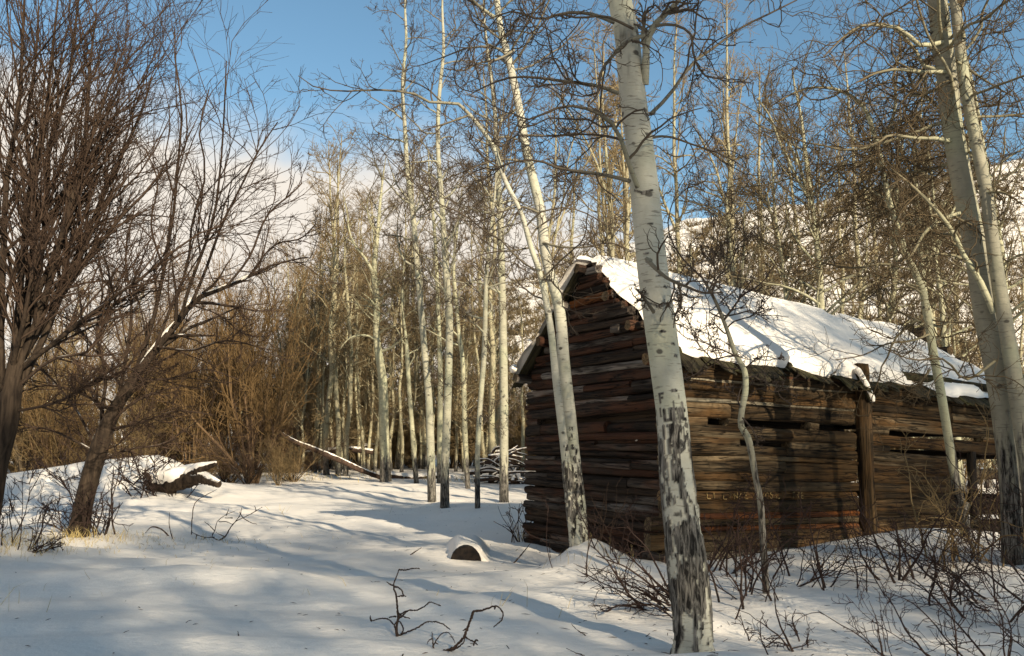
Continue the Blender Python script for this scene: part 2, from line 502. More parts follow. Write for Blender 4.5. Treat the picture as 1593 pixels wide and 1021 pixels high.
# brush on the hillside
nb = 9000
bp = rng.uniform(380, 2000, nb); br = rng.uniform(0.02, 1.02, nb) ** 0.8
bx, bd, bz = hill_z(bp, br)
keep = fbm(bx * .12, bd * .08, 0, 31) + 0.25 * rng.standard_normal(nb) > -0.05
bx, bd, bz = bx[keep], bd[keep], bz[keep]
n = len(bx); KB = 13
base = np.stack([bx, bd, bz - 0.1], -1)[:, None]
size = rng.uniform(0.35, 1.0, (n, 1, 1)) ** 1.4 * 1.9
d = rng.standard_normal((n, KB, 3)); d[..., 2] = np.abs(d[..., 2]) * 0.9 + 0.35; d = nrm(d) * size * rng.uniform(.6, 1.1, (n, KB, 1))
st = base + rng.standard_normal((n, KB, 3)) * size * 0.18 * np.array([1, 1, 0])
side = nrm(np.cross(d, rng.standard_normal((n, KB, 3)))) * size * 0.065
tri = np.stack([st - side, st + side, st + d], 2).reshape(-1, 3)
g = Geo(); g.add(tri, tris=np.arange(len(tri)).reshape(-1, 3))
tag(g.build('hillside_brush', M_BRUSH, smooth=False), 'sparse brown brush dotting the snowy hillside', kind='stuff')

# ------------------------------------------------------------------ branching


class BS:
    def __init__(self, P, R, root=None):
        self.P, self.R = np.asarray(P, float), np.asarray(R, float)
        if self.P.ndim == 2: self.P, self.R = self.P[None], self.R[None]
        self.root = np.arange(len(self.P)) if root is None else root
        self.L = np.linalg.norm(np.diff(self.P, axis=1), axis=2).sum(1)

    def pick(self, m):
        return BS(self.P[m], self.R[m], self.root[m])


UP = np.array([0, 0, 1.0])


def spawn(b, n, t=(.3, 1), ang=45, angsd=12, L=None, Lrel=None, Lt=0.5, Lsd=.25, K=7, wig=.2, up=.05, rr=.6, rtip=.003, rmin=.004, tp=1.0, keep_root=True, flat=0.0, rcap=9.0):
    M = len(b.P)
    cnt = np.maximum(0, np.floor(n + rng.random(M))).astype(int) if np.isscalar(n) else np.asarray(n)
    idx = np.repeat(np.arange(M), cnt); N = len(idx)
    if N == 0: return BS(np.zeros((0, K, 3)), np.zeros((0, K)), np.zeros(0, int))
    tt = t[0] + (t[1] - t[0]) * rng.random(N) ** tp
    KP = b.P.shape[1]
    f = np.clip(tt, 0, .999) * (KP - 1); i = f.astype(int); fr = (f - i)[:, None]
    p0 = b.P[idx, i] * (1 - fr) + b.P[idx, i + 1] * fr
    r0 = b.R[idx, i] * (1 - fr[:, 0]) + b.R[idx, i + 1] * fr[:, 0]
    T = nrm(b.P[idx, i + 1] - b.P[idx, i])
    rv = rng.standard_normal((N, 3)); rv[:, 2] *= (1 - flat)
    Nn = nrm(rv - (rv * T).sum(1, keepdims=True) * T)
    a = np.radians(np.clip(ang + angsd * rng.standard_normal(N), 8, 120))[:, None]
    d = np.cos(a) * T + np.sin(a) * Nn
    ln = (np.full(N, L) if L is not None else b.L[idx] * Lrel) * (1 - Lt * tt) * np.clip(1 + Lsd * rng.standard_normal(N), .35, 1.9)
    P = np.empty((N, K, 3)); P[:, 0] = p0
    step = (ln / (K - 1))[:, None]
    bend = rng.standard_normal((N, 3)) * wig * .5
    for k in range(1, K):
        d = nrm(d + wig * rng.standard_normal((N, 3)) + bend + up * UP)
        P[:, k] = P[:, k - 1] + d * step
    rb = np.clip(np.minimum(r0 * rr, rcap), rmin, None)
    s = np.linspace(0, 1, K)[None]
    R = rb[:, None] * (1 - s) + np.minimum(rtip, rb)[:, None] * s
    return BS(P, R, b.root[idx] if keep_root else np.arange(N))


def twigs_of(limbs, spec):
    """spawn the finer levels of the limbs; returns all levels"""
    out, cur = [], limbs
    for s in spec:
        cur = spawn(cur, **s); out.append(cur)
    return out


def branch_parts(root, limbs, levels, mat, off, sides0=5, name='branch', lsides=(4, 3, 3, 3, 3)):
    """each first-level limb with its own twigs is one part"""
    for r in np.unique(limbs.root):
        g = Geo()
        s = limbs.pick(limbs.root == r); g.tubes(s.P, s.R, sides0)
        for lv, sd in zip(levels, lsides):
            m = lv.root == r
            if m.any(): g.tubes(lv.P[m], lv.R[m], sd)
        g.build(name, mat, root, off=off)


def crown_part(root, bs_list, mat, off, sides=(5, 4, 3, 3, 3), name='crown'):
    g = Geo()
    for b, sd in zip(bs_list, sides): g.tubes(b.P, b.R, sd)
    return g.build(name, mat, root, off=off)


def ptrunk(pts, D, K=24, ext=0.0, rtip=0.012, ground=True):
    """stem from photo positions (px, py, width in photo pixels), D depth or (near, far)"""
    pts = np.asarray(pts, float)
    Ds = np.linspace(D[0], D[1], len(pts)) if isinstance(D, (tuple, list)) else np.full(len(pts), D)
    Q = np.array([np.append(at(p[0], p[1], d), p[2] / FPX * d / 2) for p, d in zip(pts, Ds)])
    if ground:
        gz = float(H(Q[0, 0], Q[0, 1]))
        b = Q[0].copy(); b[2] = gz - 0.12; b[3] *= 1.12
        if Q[0, 2] > gz + 0.02: Q = np.vstack([b, Q])
        else: Q[0, 2] = gz - 0.08
    if ext > 0:
        dv = nrm(Q[-1, :3] - Q[-2, :3]); dv = nrm(dv + np.array([0.05, 0, 0.15]))
        e1 = Q[-1].copy(); e1[:3] += dv * ext * .5; e1[3] *= .6
        e2 = Q[-1].copy(); e2[:3] += dv * ext; e2[3] = rtip
        Q = np.vstack([Q, e1, e2])
    c = spline(Q, K)
    return c[:, :3], np.maximum(c[:, 3], 0.003)


ASPEN_TW = [
    dict(n=7, t=(.15, 1), ang=48, angsd=15, Lrel=.5, Lt=.5, K=8, wig=.22, up=.07, rr=.6, rtip=.004, rmin=.005),
    dict(n=5, t=(.15, 1), ang=50, angsd=16, Lrel=.48, Lt=.4, K=6, wig=.28, up=.10, rr=.7, rtip=.0028, rmin=.0038),
    dict(n=3, t=(.2, 1), ang=50, angsd=18, Lrel=.45, Lt=.3, K=4, wig=.32, up=.18, rr=.8, rtip=.0022, rmin=.003),
]


def near_tree(name, label, cat, group, stems, limbs, auto, spec, mat, twmat=None, sides=16, stem_name='trunk', trunk_meshes=None):
    off = stems[0][0][0].copy()
    off[2] = float(H(off[0], off[1]))
    root = thing(name, label, cat, off, group)
    for i, (P, R) in enumerate(stems):
        if trunk_meshes and trunk_meshes[i]:
            trunk_meshes[i](root, off, P, R); continue
        g = Geo(); g.tubes(P, R, sides, cap=True)
        g.build(stem_name, mat, root, off=off)
    PB, RB = [], []
    for P, R in limbs:
        c = spline(np.hstack([P, R[:, None]]), 12); PB.append(c[:, :3]); RB.append(np.maximum(c[:, 3], .004))
    sets = []
    if PB: sets.append(BS(np.array(PB), np.array(RB)))
    for si, a in auto:
        a = dict(a); a['K'] = 12
        sets.append(spawn(BS(*stems[si]), keep_root=False, **a))
    P = np.concatenate([s.P for s in sets]); R = np.concatenate([s.R for s in sets])
    lim = BS(P, R)
    levels = twigs_of(lim, spec)
    branch_parts(root, lim, levels, twmat or mat, off)
    return root


def plimb(pts, D, w0, w1=1.5, dD=0.0):
    """a limb drawn through photo positions"""
    n = len(pts); Ds = np.linspace(D, D + dD, n)
    P = np.array([at(p[0], p[1], d) for p, d in zip(pts, Ds)])
    return P, np.linspace(w0, w1, n) / FPX * D / 2


exec_later = []

# ------------------------------------------------------------------ the log cabin
LEN, WID, EAVE, RIDGE_Z = 7.8, 3.97, 2.93, 4.66
cabin = thing('log_cabin', 'old dark log cabin with sagging snow covered roof and gaps between its logs', 'cabin', (CA[0], CA[1], 0.0))
cabin.rotation_euler = (0, rad(1.0), math.atan2(UA[1], UA[0]))


def drop(t):
    """how far the old building has sunk towards its far end"""
    return 0.30 * np.clip(np.asarray(t, float) / LEN, 0, 1.1) ** 2


def rdrop(t):
    """sag of the ridge pole"""
    return np.interp(t, [-1, 0, 1.5, 3.2, 4.6, 5.6, 7.8, 9], [.06, .06, .20, .34, .42, .54, .66, .75])


def log_geo(L, hh, hw, seed, K=11, sides=10, ragged=0.02, bow=0.02, sq=3.0):
    """a weathered log along +x from 0 to L, half height hh, half depth hw"""
    s = np.linspace(0, 1, K); an = np.arange(sides) * 2 * math.pi / sides + math.pi / sides
    A, Sx = np.meshgrid(an, s)
    ca, sa = np.cos(A), np.sin(A)
    k = (np.abs(ca) ** sq + np.abs(sa) ** sq) ** (-1 / sq)
    wob = 1 + 0.13 * noise(Sx * L * 1.3, ca * 1.2 + 5, sa * 1.2, seed) + 0.10 * noise(Sx * L * 4, ca * 2.5, sa * 2.5, seed + 1)
    yy = ca * k * hw * wob + bow * noise(Sx * L * .5, 3.3, 0, seed + 2)
    zz = sa * k * hh * wob + bow * noise(Sx * L * .5, 9.3, 0, seed + 3)
    xx = Sx * L + ragged * noise(ca * 2, sa * 2, Sx * 9, seed + 4) * ((Sx < .01) | (Sx > .99))
    v = np.stack([xx, yy, zz], -1).reshape(-1, 3)
    kk, j = np.meshgrid(np.arange(K - 1) * sides, np.arange(sides), indexing='ij'); j2 = (j + 1) % sides
    qd = np.stack([kk + j, kk + j2, kk + sides + j2, kk + sides + j], -1).reshape(-1, 4)
    g = Geo(); g.add(v, qd[:, ::-1])
    for e, fl in ((0, False), (K - 1, True)):
        ring = v[e * sides:(e + 1) * sides]; c = ring.mean(0, keepdims=True)
        jj = np.arange(sides); f = np.stack([jj, (jj + 1) % sides, np.full(sides, sides)], -1)
        if fl: f = f[:, ::-1]
        g.add(np.vstack([ring, c]), tris=f[:, ::-1], mi=1)
    return g


lseed = [100]


def log(p0, p1, h, depth, mat, name='log', sides=10, sq=3.0, K=None, roll=0.0, end=None, label=None):
    """one log from p0 to p1 (cabin coordinates)"""
    p0, p1 = Vector(p0), Vector(p1); d = p1 - p0; L = d.length
    lseed[0] += 11
    g = log_geo(L, h / 2, depth / 2, lseed[0], K or max(5, min(26, int(L * 6) + 3)), sides, sq=sq, bow=min(.02, L * .008))
    o = g.build(name, [mat, end or M_END], cabin)
    xa = d.normalized(); za = Vector((0, 0, 1)) if abs(xa.z) < .9 else Vector((0, -1, 0))
    ya = za.cross(xa).normalized(); za = xa.cross(ya)
    m = Matrix((xa, ya, za)).transposed().to_4x4(); m.translation = p0
    o.matrix_local = m @ Matrix.Rotation(roll, 4, 'X')
    if label: o['label'] = label
    return o


def zy(y): return 1.6 - (y - 700) / 107.0 + 0.03


R1 = np.random.default_rng(5)
# long side wall: courses as the photo shows them (upper and lower edge), three bays, a post between the first two
side_courses = [(548, 561, 'm'), (561, 579, 's'), (580, 593, 's'), (593, 598, 'p'), (598, 612, 's'), (612, 624, 's'), (624, 630, 'p'), (631, 652, 's'),
                (653, 665, 'gap'), (665, 683, 's'), (683, 696, 'half'), (696, 710, 's'), (710, 717, 'p'), (717, 733, 's'), (733, 748, 's'), (749, 763, 's'),
                (763, 776, 'text'), (776, 795, 's'), (795, 804, 'red'), (804, 815, 's'), (815, 823, 'red'), (823, 852, 's'), (852, 864, 'p'), (864, 898, 's')]
WIN0, WIN1 = 0.60, 1.66
TEXTLOG = None
for y0, y1, k in side_courses:
    z1, z0 = zy(y0), zy(y1); zc, h = (z0 + z1) / 2, (z1 - z0) * 1.03
    mat = {'s': M_LOG_SIDE, 'm': M_MOSS, 'p': M_LOG_PALE if R1.random() < .5 else M_LOG_SIDE, 'red': M_LOG_RED, 'text': M_LOG_SIDE}.get(k, M_LOG_SIDE)
    dep = 0.17 + 0.03 * R1.random()
    bays = [(0.0 + R1.uniform(-.02, .04), 3.74), (4.02, 6.10), (6.10, 7.75)]
    for bi, (a, b) in enumerate(bays):
        fz = lambda t: -0.75 * drop(t) * np.clip(zc / 2.9, 0, 1.2)
        if bi >= 1 and k in ('p',) and R1.random() < .5: continue
        if bi == 1 and WIN0 - .15 < zc < WIN1 + .1: b = 6.16
        pieces = [(a, b)]
        if bi == 0 and k in ('s', 'p', 'red') and R1.random() < .45:
            c = a + (b - a) * R1.uniform(.3, .7); pieces = [(a, c - .006), (c + .006, b)]
        if bi == 2:
            if WIN0 < zc < WIN1:
                if R1.random() < .5 or k == 'p': continue
                pieces = [(6.66, b)]
            else: pieces = [(a + .004, b)]
        if k == 'gap':
            pieces = [(0.0, 0.22), (0.23, 0.75), (1.12, 1.42), (2.75, 2.95)] if bi == 0 else ([(4.05, 4.5)] if bi == 1 else [(6.9, 7.4)])
        if k == 'half':
            pieces = [(a, 0.18), (0.42, 1.35), (2.35, b)] if bi == 0 else ([(4.02, 4.5)] if bi == 1 else [])
        for a2, b2 in pieces:
            m2 = mat
            if k == 'red' and bi > 0: m2 = M_LOG_SIDE
            if k == 'p' and bi > 0: m2 = M_LOG_SIDE
            yo = 0.085 + R1.uniform(-.018, .018) + (0.012 if h < .08 else 0)
            o = log((a2, yo, zc + float(fz(a2)) + R1.uniform(-.006, .006)), (b2, yo + R1.uniform(-.01, .01), zc + float(fz(b2)) + R1.uniform(-.008, .008)), h * 1.10, dep, m2, sq=4.4, sides=14)
            if k == 'text' and bi == 0: o['label'] = 'log with faded carved capitals'
            if k == 'red' and bi == 0: o['label'] = 'rust red stained log'

# dark chinking poles closing the joints from inside
for y0 in (561, 579, 598, 612, 631, 683, 710, 733, 749, 763, 776, 795, 815, 823, 852, 864):
    zc = zy(y0)
    for a, b in ((0.1, 3.74), (4.02, 6.05)):
        if a > 4 and 690 < y0 < 790 and y0 % 2: continue
        f0, f1 = (-0.75 * float(drop(t)) * min(zc / 2.9, 1.2) for t in (a, b))
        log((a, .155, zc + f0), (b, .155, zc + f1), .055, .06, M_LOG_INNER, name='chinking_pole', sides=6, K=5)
# gable wall facing the clearing
z = -0.12
while z < RIDGE_Z - 0.12:
    h = R1.choice([.065, .09, .11, .125, .14, .165], p=[.15, .2, .25, .2, .12, .08])
    zc = z + h / 2
    if zc < EAVE: a, b = R1.uniform(-.03, .03), WID + R1.uniform(-.03, .05)
    else:
        f = (zc - EAVE + h * .3) / (RIDGE_Z - EAVE) * WID / 2
        a, b = f + R1.uniform(-.10, .06), WID - f - .05 + R1.uniform(-.1, .04)
    z += h * R1.uniform(.96, 1.05)
    if b - a < .2: continue
    gap = 2.02 < zc < 2.16
    cuts = []
    nc = R1.choice([0, 1, 2], p=[.35, .4, .25]) if b - a > 1.5 else 0
    for _ in range(nc): cuts.append(R1.uniform(a + .4, b - .4))
    cuts = [a] + sorted(cuts) + [b]
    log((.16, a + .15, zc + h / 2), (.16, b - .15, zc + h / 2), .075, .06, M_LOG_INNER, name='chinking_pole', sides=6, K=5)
    tl = R1.uniform(-.05, .03) * (1 if zc < 2.4 else 1.6)
    for c0, c1 in zip(cuts[:-1], cuts[1:]):
        if c1 - c0 < .12: continue
        if gap and .5 < (c0 + c1) / 2 < 3.4 and R1.random() < .6:
            log((.2, c0, zc), (.2, c1, zc), .17, .06, M_LOG_INNER, name='chinking_pole', sides=6, K=5); continue
        r = R1.random()
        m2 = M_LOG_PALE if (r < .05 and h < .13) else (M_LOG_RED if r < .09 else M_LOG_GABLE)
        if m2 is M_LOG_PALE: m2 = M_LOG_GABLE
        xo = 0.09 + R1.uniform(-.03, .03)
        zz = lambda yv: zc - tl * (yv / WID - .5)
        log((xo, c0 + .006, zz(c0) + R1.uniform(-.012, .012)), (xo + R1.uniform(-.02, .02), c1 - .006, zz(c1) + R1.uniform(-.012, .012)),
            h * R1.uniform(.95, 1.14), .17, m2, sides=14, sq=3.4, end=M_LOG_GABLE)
# squared log ends showing at the near corner
for zc, h in ((.60, .19), (.36, .24)):
    log((-.24 + R1.uniform(-.03, .03), .085, zc), (.05, .085, zc), h, .17, M_LOG_SIDE, name='log_end')
# far walls
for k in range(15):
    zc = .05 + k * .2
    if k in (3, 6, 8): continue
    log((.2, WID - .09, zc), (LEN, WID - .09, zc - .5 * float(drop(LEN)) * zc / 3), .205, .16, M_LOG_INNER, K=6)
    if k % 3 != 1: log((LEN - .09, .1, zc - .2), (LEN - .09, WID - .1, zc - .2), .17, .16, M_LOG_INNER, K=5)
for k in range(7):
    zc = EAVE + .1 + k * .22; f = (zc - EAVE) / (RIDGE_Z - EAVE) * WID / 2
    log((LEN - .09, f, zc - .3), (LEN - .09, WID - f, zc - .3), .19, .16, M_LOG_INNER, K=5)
# posts
log((3.88, -.04, -.15), (3.86, -.05, 3.02), .27, .2, M_LOG_SIDE, name='post', sides=12, sq=2.6, label='tall upright post splitting the long wall')
log((6.13, .06, .45), (6.13, .06, 1.72), .09, .12, M_LOG_INNER, name='window_post')
log((6.60, .05, .40), (6.60, .05, 1.70), .12, .14, M_LOG_INNER, name='window_post')
log((6.10, .05, .50), (6.62, .05, .48), .12, .2, M_LOG_SIDE, name='window_sill')
# brace with a strip of snow leaning on the post
log((3.62, -.17, 2.86), (3.86, -.2, 2.42), .07, .07, M_MOSS, name='brace')
g = Geo(); P = spline(np.array([(3.60, -.18, 2.93), (3.68, -.2, 2.80), (3.78, -.22, 2.64), (3.90, -.22, 2.42)]), 14)
g.tubes(P, np.array([.035, .055, .055, .05, .055, .045, .05, .05, .042, .05, .045, .05, .05, .03]), 10, cap=True)
g.build('snow_strip', M_SNOW, cabin)

# roof: purlins, planks, snow
slope = math.hypot(WID / 2, RIDGE_Z - EAVE)
ns = np.array([0, -(RIDGE_Z - EAVE), WID / 2]) ; ns = ns / np.linalg.norm(ns)     # outward normal of the near slope
nf = ns * np.array([1, -1, 1])


def roof_pt(t, s, near=True, up=0.0):
    """t along the ridge, s metres down the slope from the ridge"""
    s = np.asarray(s, float); t = np.asarray(t, float)
    y = WID / 2 - s * (WID / 2) / slope if near else WID / 2 + s * (WID / 2) / slope
    w = np.clip(s / slope, 0, 1); z = RIDGE_Z - s * (RIDGE_Z - EAVE) / slope - rdrop(t) * (1 - w) - drop(t) * 1.15 * w - 0.05 * np.sin(np.clip(t / LEN, 0, 1) * math.pi) * w
    nn = ns if near else nf
    up = np.asarray(up, float)
    return np.stack(np.broadcast_arrays(t + 0 * s, y + nn[1] * up + 0 * t, z + nn[2] * up), -1)


for near in (True, False):
    for s in (0.0, 0.85, 1.7, slope):
        if s == 0 and not near: continue
        a = roof_pt((-0.05 if near and 0 < s < 2 else -0.2 if s < 2 else -.26) + R1.uniform(-.05, .04), s, near, -.12); b = roof_pt(LEN + .1, s, near, -.12)
        log(a, b, .17, .17, M_LOG_GABLE, name='purlin', sides=10, sq=2.1, K=10)
for near in (True, False):
    t = -0.13 if not near else 0.16
    while t < LEN + .12:
        w = R1.uniform(.16, .30)
        top = 0.02 + (0.0 if t > .5 else R1.uniform(0, .12))
        lo = slope + R1.uniform(.16, .42)
        if near and 2.1 < t < 2.4: lo = slope + .05
        a = roof_pt(t + w / 2, top, near, .01 + R1.uniform(0, .02)); b = roof_pt(t + w / 2 + R1.uniform(-.03, .03), lo, near, .01 + R1.uniform(0, .02))
        p0, p1 = Vector(a), Vector(b); d = (p1 - p0); xa = d.normalized(); za = Vector(ns if near else nf); ya = za.cross(xa).normalized(); za = xa.cross(ya)
        lseed[0] += 7
        o = log_geo(d.length, .02, w / 2 * .97, lseed[0], 7, 8, ragged=.12, bow=.01, sq=5).build('roof_plank', [M_MOSS, M_MOSS], cabin)
        m = Matrix((xa, ya, za)).transposed().to_4x4(); m.translation = p0; o.matrix_local = m
        t += w


def snow_sheet(near, t0, t1, s0, s1f, thick, seed, nt=150, nsn=56):
    T, Sg = np.meshgrid(np.linspace(0, 1, nt), np.linspace(0, 1, nsn), indexing='ij')
    t_lo = t0 + 0.10 * noise(Sg * 5, 1, 0, seed) + 0.02 * noise(Sg * 15, 2, 0, seed)
    t_hi = t1 + 0.10 * noise(Sg * 5, 3, 0, seed)
    t = t_lo + (t_hi - t_lo) * T
    s_hi = s1f(t)
    s = s0 + (s_hi - s0) * Sg
    ed = np.minimum(np.minimum((t - t_lo) / .16, (t_hi - t) / .16), (s_hi - s) / .16)
    if s0 > .05: ed = np.minimum(ed, (s - s0) / .16)
    ed = np.clip(ed, 0, 1); prof = np.sqrt(np.clip(1 - (1 - ed) ** 2, 0, 1))
    th = thick * (0.95 + .45 * fbm(t * .7, s * .7, 0, seed + 3, 2) + .10 * fbm(t * 1.9 + s * .5, s * .9, 0, seed + 5, 2) + .02 * fbm(t * 7, s * 7, 0, seed + 6, 2))
    # slumped folds running across the slope towards the far end
    fold = np.sin((t * 2.4 - s * 1.6) + 1.8 * noise(t * .6, s * .7, 0, seed + 8))
    th = th + .030 * fold * .7 * sstep(1.3, 3.2, t) * sstep(.1, .5, s)
    dip = sstep(.50, .62, noise(t * 1.3, s * 1.6, 0, seed + 9)) * sstep(1.6, 3.0, t)
    th = np.maximum(th - .12 * dip, .03)
    up = 0.035 + th * prof
    top = roof_pt(t, s, near, up); bot = roof_pt(t, s, near, 0.034)
    v = np.concatenate([top.reshape(-1, 3), bot.reshape(-1, 3)]); N = nt * nsn
    i, j = np.meshgrid(np.arange(nt - 1), np.arange(nsn - 1), indexing='ij'); a = i * nsn + j
    qd = np.stack([a, a + nsn, a + nsn + 1, a + 1], -1).reshape(-1, 4)
    qb = qd[:, ::-1] + N
    per = np.concatenate([np.arange(nsn), (np.arange(1, nt) * nsn + nsn - 1), ((nt - 1) * nsn + np.arange(nsn - 2, -1, -1)), (np.arange(nt - 2, 0, -1) * nsn)])
    p2 = np.roll(per, -1)
    qs = np.stack([per, p2, p2 + N, per + N], -1)
    if not near: qd, qb, qs = qd[:, ::-1], qb[:, ::-1], qs[:, ::-1]
    g = Geo(); g.add(v, np.concatenate([qd[:, ::-1], qb[:, ::-1], qs])); return g


g = snow_sheet(True, 0.10, LEN + .15, -0.02, lambda t: slope + .12 + .12 * noise(t * 1.7, 4, 0, 61) + .05 * noise(t * 6, 4, 0, 62) - .35 * (1 - sstep(0, .5, t)), .15, 40)
g.build('roof_snow', M_ROOFSNOW, cabin)['label'] = 'thick slumped snow on the sunlit roof slope'
g = snow_sheet(False, -0.20, LEN + .15, -0.02, lambda t: slope + .25 + .1 * noise(t * 1.7, 4, 0, 71), .13, 50, 90, 40)
g.build('roof_snow', M_ROOFSNOW, cabin)
# snow lumps on protruding log ends
for (t, y, zz, r) in ((-.30, WID + .02, EAVE + .10, .07), (.0, 1.62, 2.25, .035), (-.01, .72, 1.76, .03)):
    an = np.linspace(0, 1, 8)
    g = Geo(); P = np.stack([t + an * .12, y + (an - .5) * .16, zz - .02 * an], -1)
    g.tubes(P, r * np.sin(np.clip(an * 3.0 + .15, 0, 3.1)) ** .5 * (1 + .2 * rng.standard_normal(8)), 9, cap=True); g.build('snow_lump', M_SNOW, cabin)

# faded carved capitals on one log of the long wall
GL = {'B': [[(0, 0), (0, 1), (.6, .95), (.65, .6), (0, .52), (.7, .4), (.65, .05), (0, 0)]], 'L': [[(0, 1), (0, 0), (.6, 0)]], 'I': [[(.2, 0), (.2, 1)]],
      'E': [[(.6, 1), (0, 1), (0, 0), (.6, 0)], [(0, .5), (.45, .5)]], 'D': [[(0, 0), (0, 1), (.6, .7), (.6, .3), (0, 0)]], 'K': [[(0, 0), (0, 1)], [(.6, 1), (0, .45), (.6, 0)]],
      'N': [[(0, 0), (0, 1), (.6, 0), (.6, 1)]], 'R': [[(0, 0), (0, 1), (.6, .9), (.55, .5), (0, .48), (.65, 0)]], 'O': [[(.3, 0), (0, .3), (0, .7), (.3, 1), (.6, .7), (.6, .3), (.3, 0)]],
      'S': [[(.6, .9), (.3, 1), (0, .75), (.55, .3), (.3, 0), (0, .1)]], 'T': [[(0, 1), (.7, 1)], [(.35, 1), (.35, 0)]], 'F': [[(.6, 1), (0, 1), (0, 0)], [(0, .52), (.45, .52)]],
      'Y': [[(0, 1), (.3, .5), (.6, 1)], [(.3, .5), (.3, 0)]], '&': [[(.7, 0), (.1, .75), (.3, 1), (.5, .8), (0, .25), (.25, 0), (.7, .4)]], ' ': [], '.': [[(.2, 0), (.2, .12)]], '1': [[(.2, 0), (.2, 1), (.05, .8)]],
      'v': [[(-.5, .75), (-.12, .2), (0, 0), (.12, .2), (.5, .4)], [(-.1, .05), (.1, .05)], [(-.08, .15), (.1, .2)]], 'o': [[(-.25, .1), (.25, 0)], [(-.1, .25), (.12, .2)]]}
g = Geo()
px0, tzc = 0.66, (zy(763) + zy(776)) / 2
for txt, t0, wd in (('LI.LINKE ROOS', 0.72, .098), ('L  TTE', 2.02, .10)):
    for i, chh in enumerate(txt):
        for st in GL[chh]:
            p = np.array([(t0 + i * wd + u * wd * .95, -.012, tzc - .045 + vv * .085) for u, vv in st])
            p = spline(p, max(4, 3 * len(p)))
            p[:, 1] += .006 * rng.standard_normal(len(p)) + .004; p[:, 2] += .004 * rng.standard_normal(len(p)) - .75 * drop(p[:, 0]) * .35
            g.tubes(p, np.full(len(p), .0058), 5, cap=True)
g.build('carved_lettering', M_CARVE, cabin)['kind'] = 'stuff'

# ------------------------------------------------------------------ aspens near the camera
ROOTY = {}


def letter_mask(th, zz, items):
    """1 where a carved stroke runs; th angle*radius (m), zz height (m)"""
    m = np.zeros_like(th)
    for txt, u0, z0, wd, hh, sw in items:
        for i, chh in enumerate(txt):
            for st in GL[chh]:
                st = np.array(st)
                for (a, b), (c, d) in zip(st[:-1], st[1:]):
                    ax, ay, bx, by = u0 + (i + a) * wd, z0 + b * hh, u0 + (i + c) * wd, z0 + d * hh
                    vx, vy = bx - ax, by - ay; L2 = vx * vx + vy * vy + 1e-9
                    t = np.clip(((th - ax) * vx + (zz - ay) * vy) / L2, 0, 1)
                    ds = np.hypot(th - ax - t * vx, zz - ay - t * vy)
                    m = np.maximum(m, 1 - sstep(sw * .6, sw * 1.1, ds))
    return m


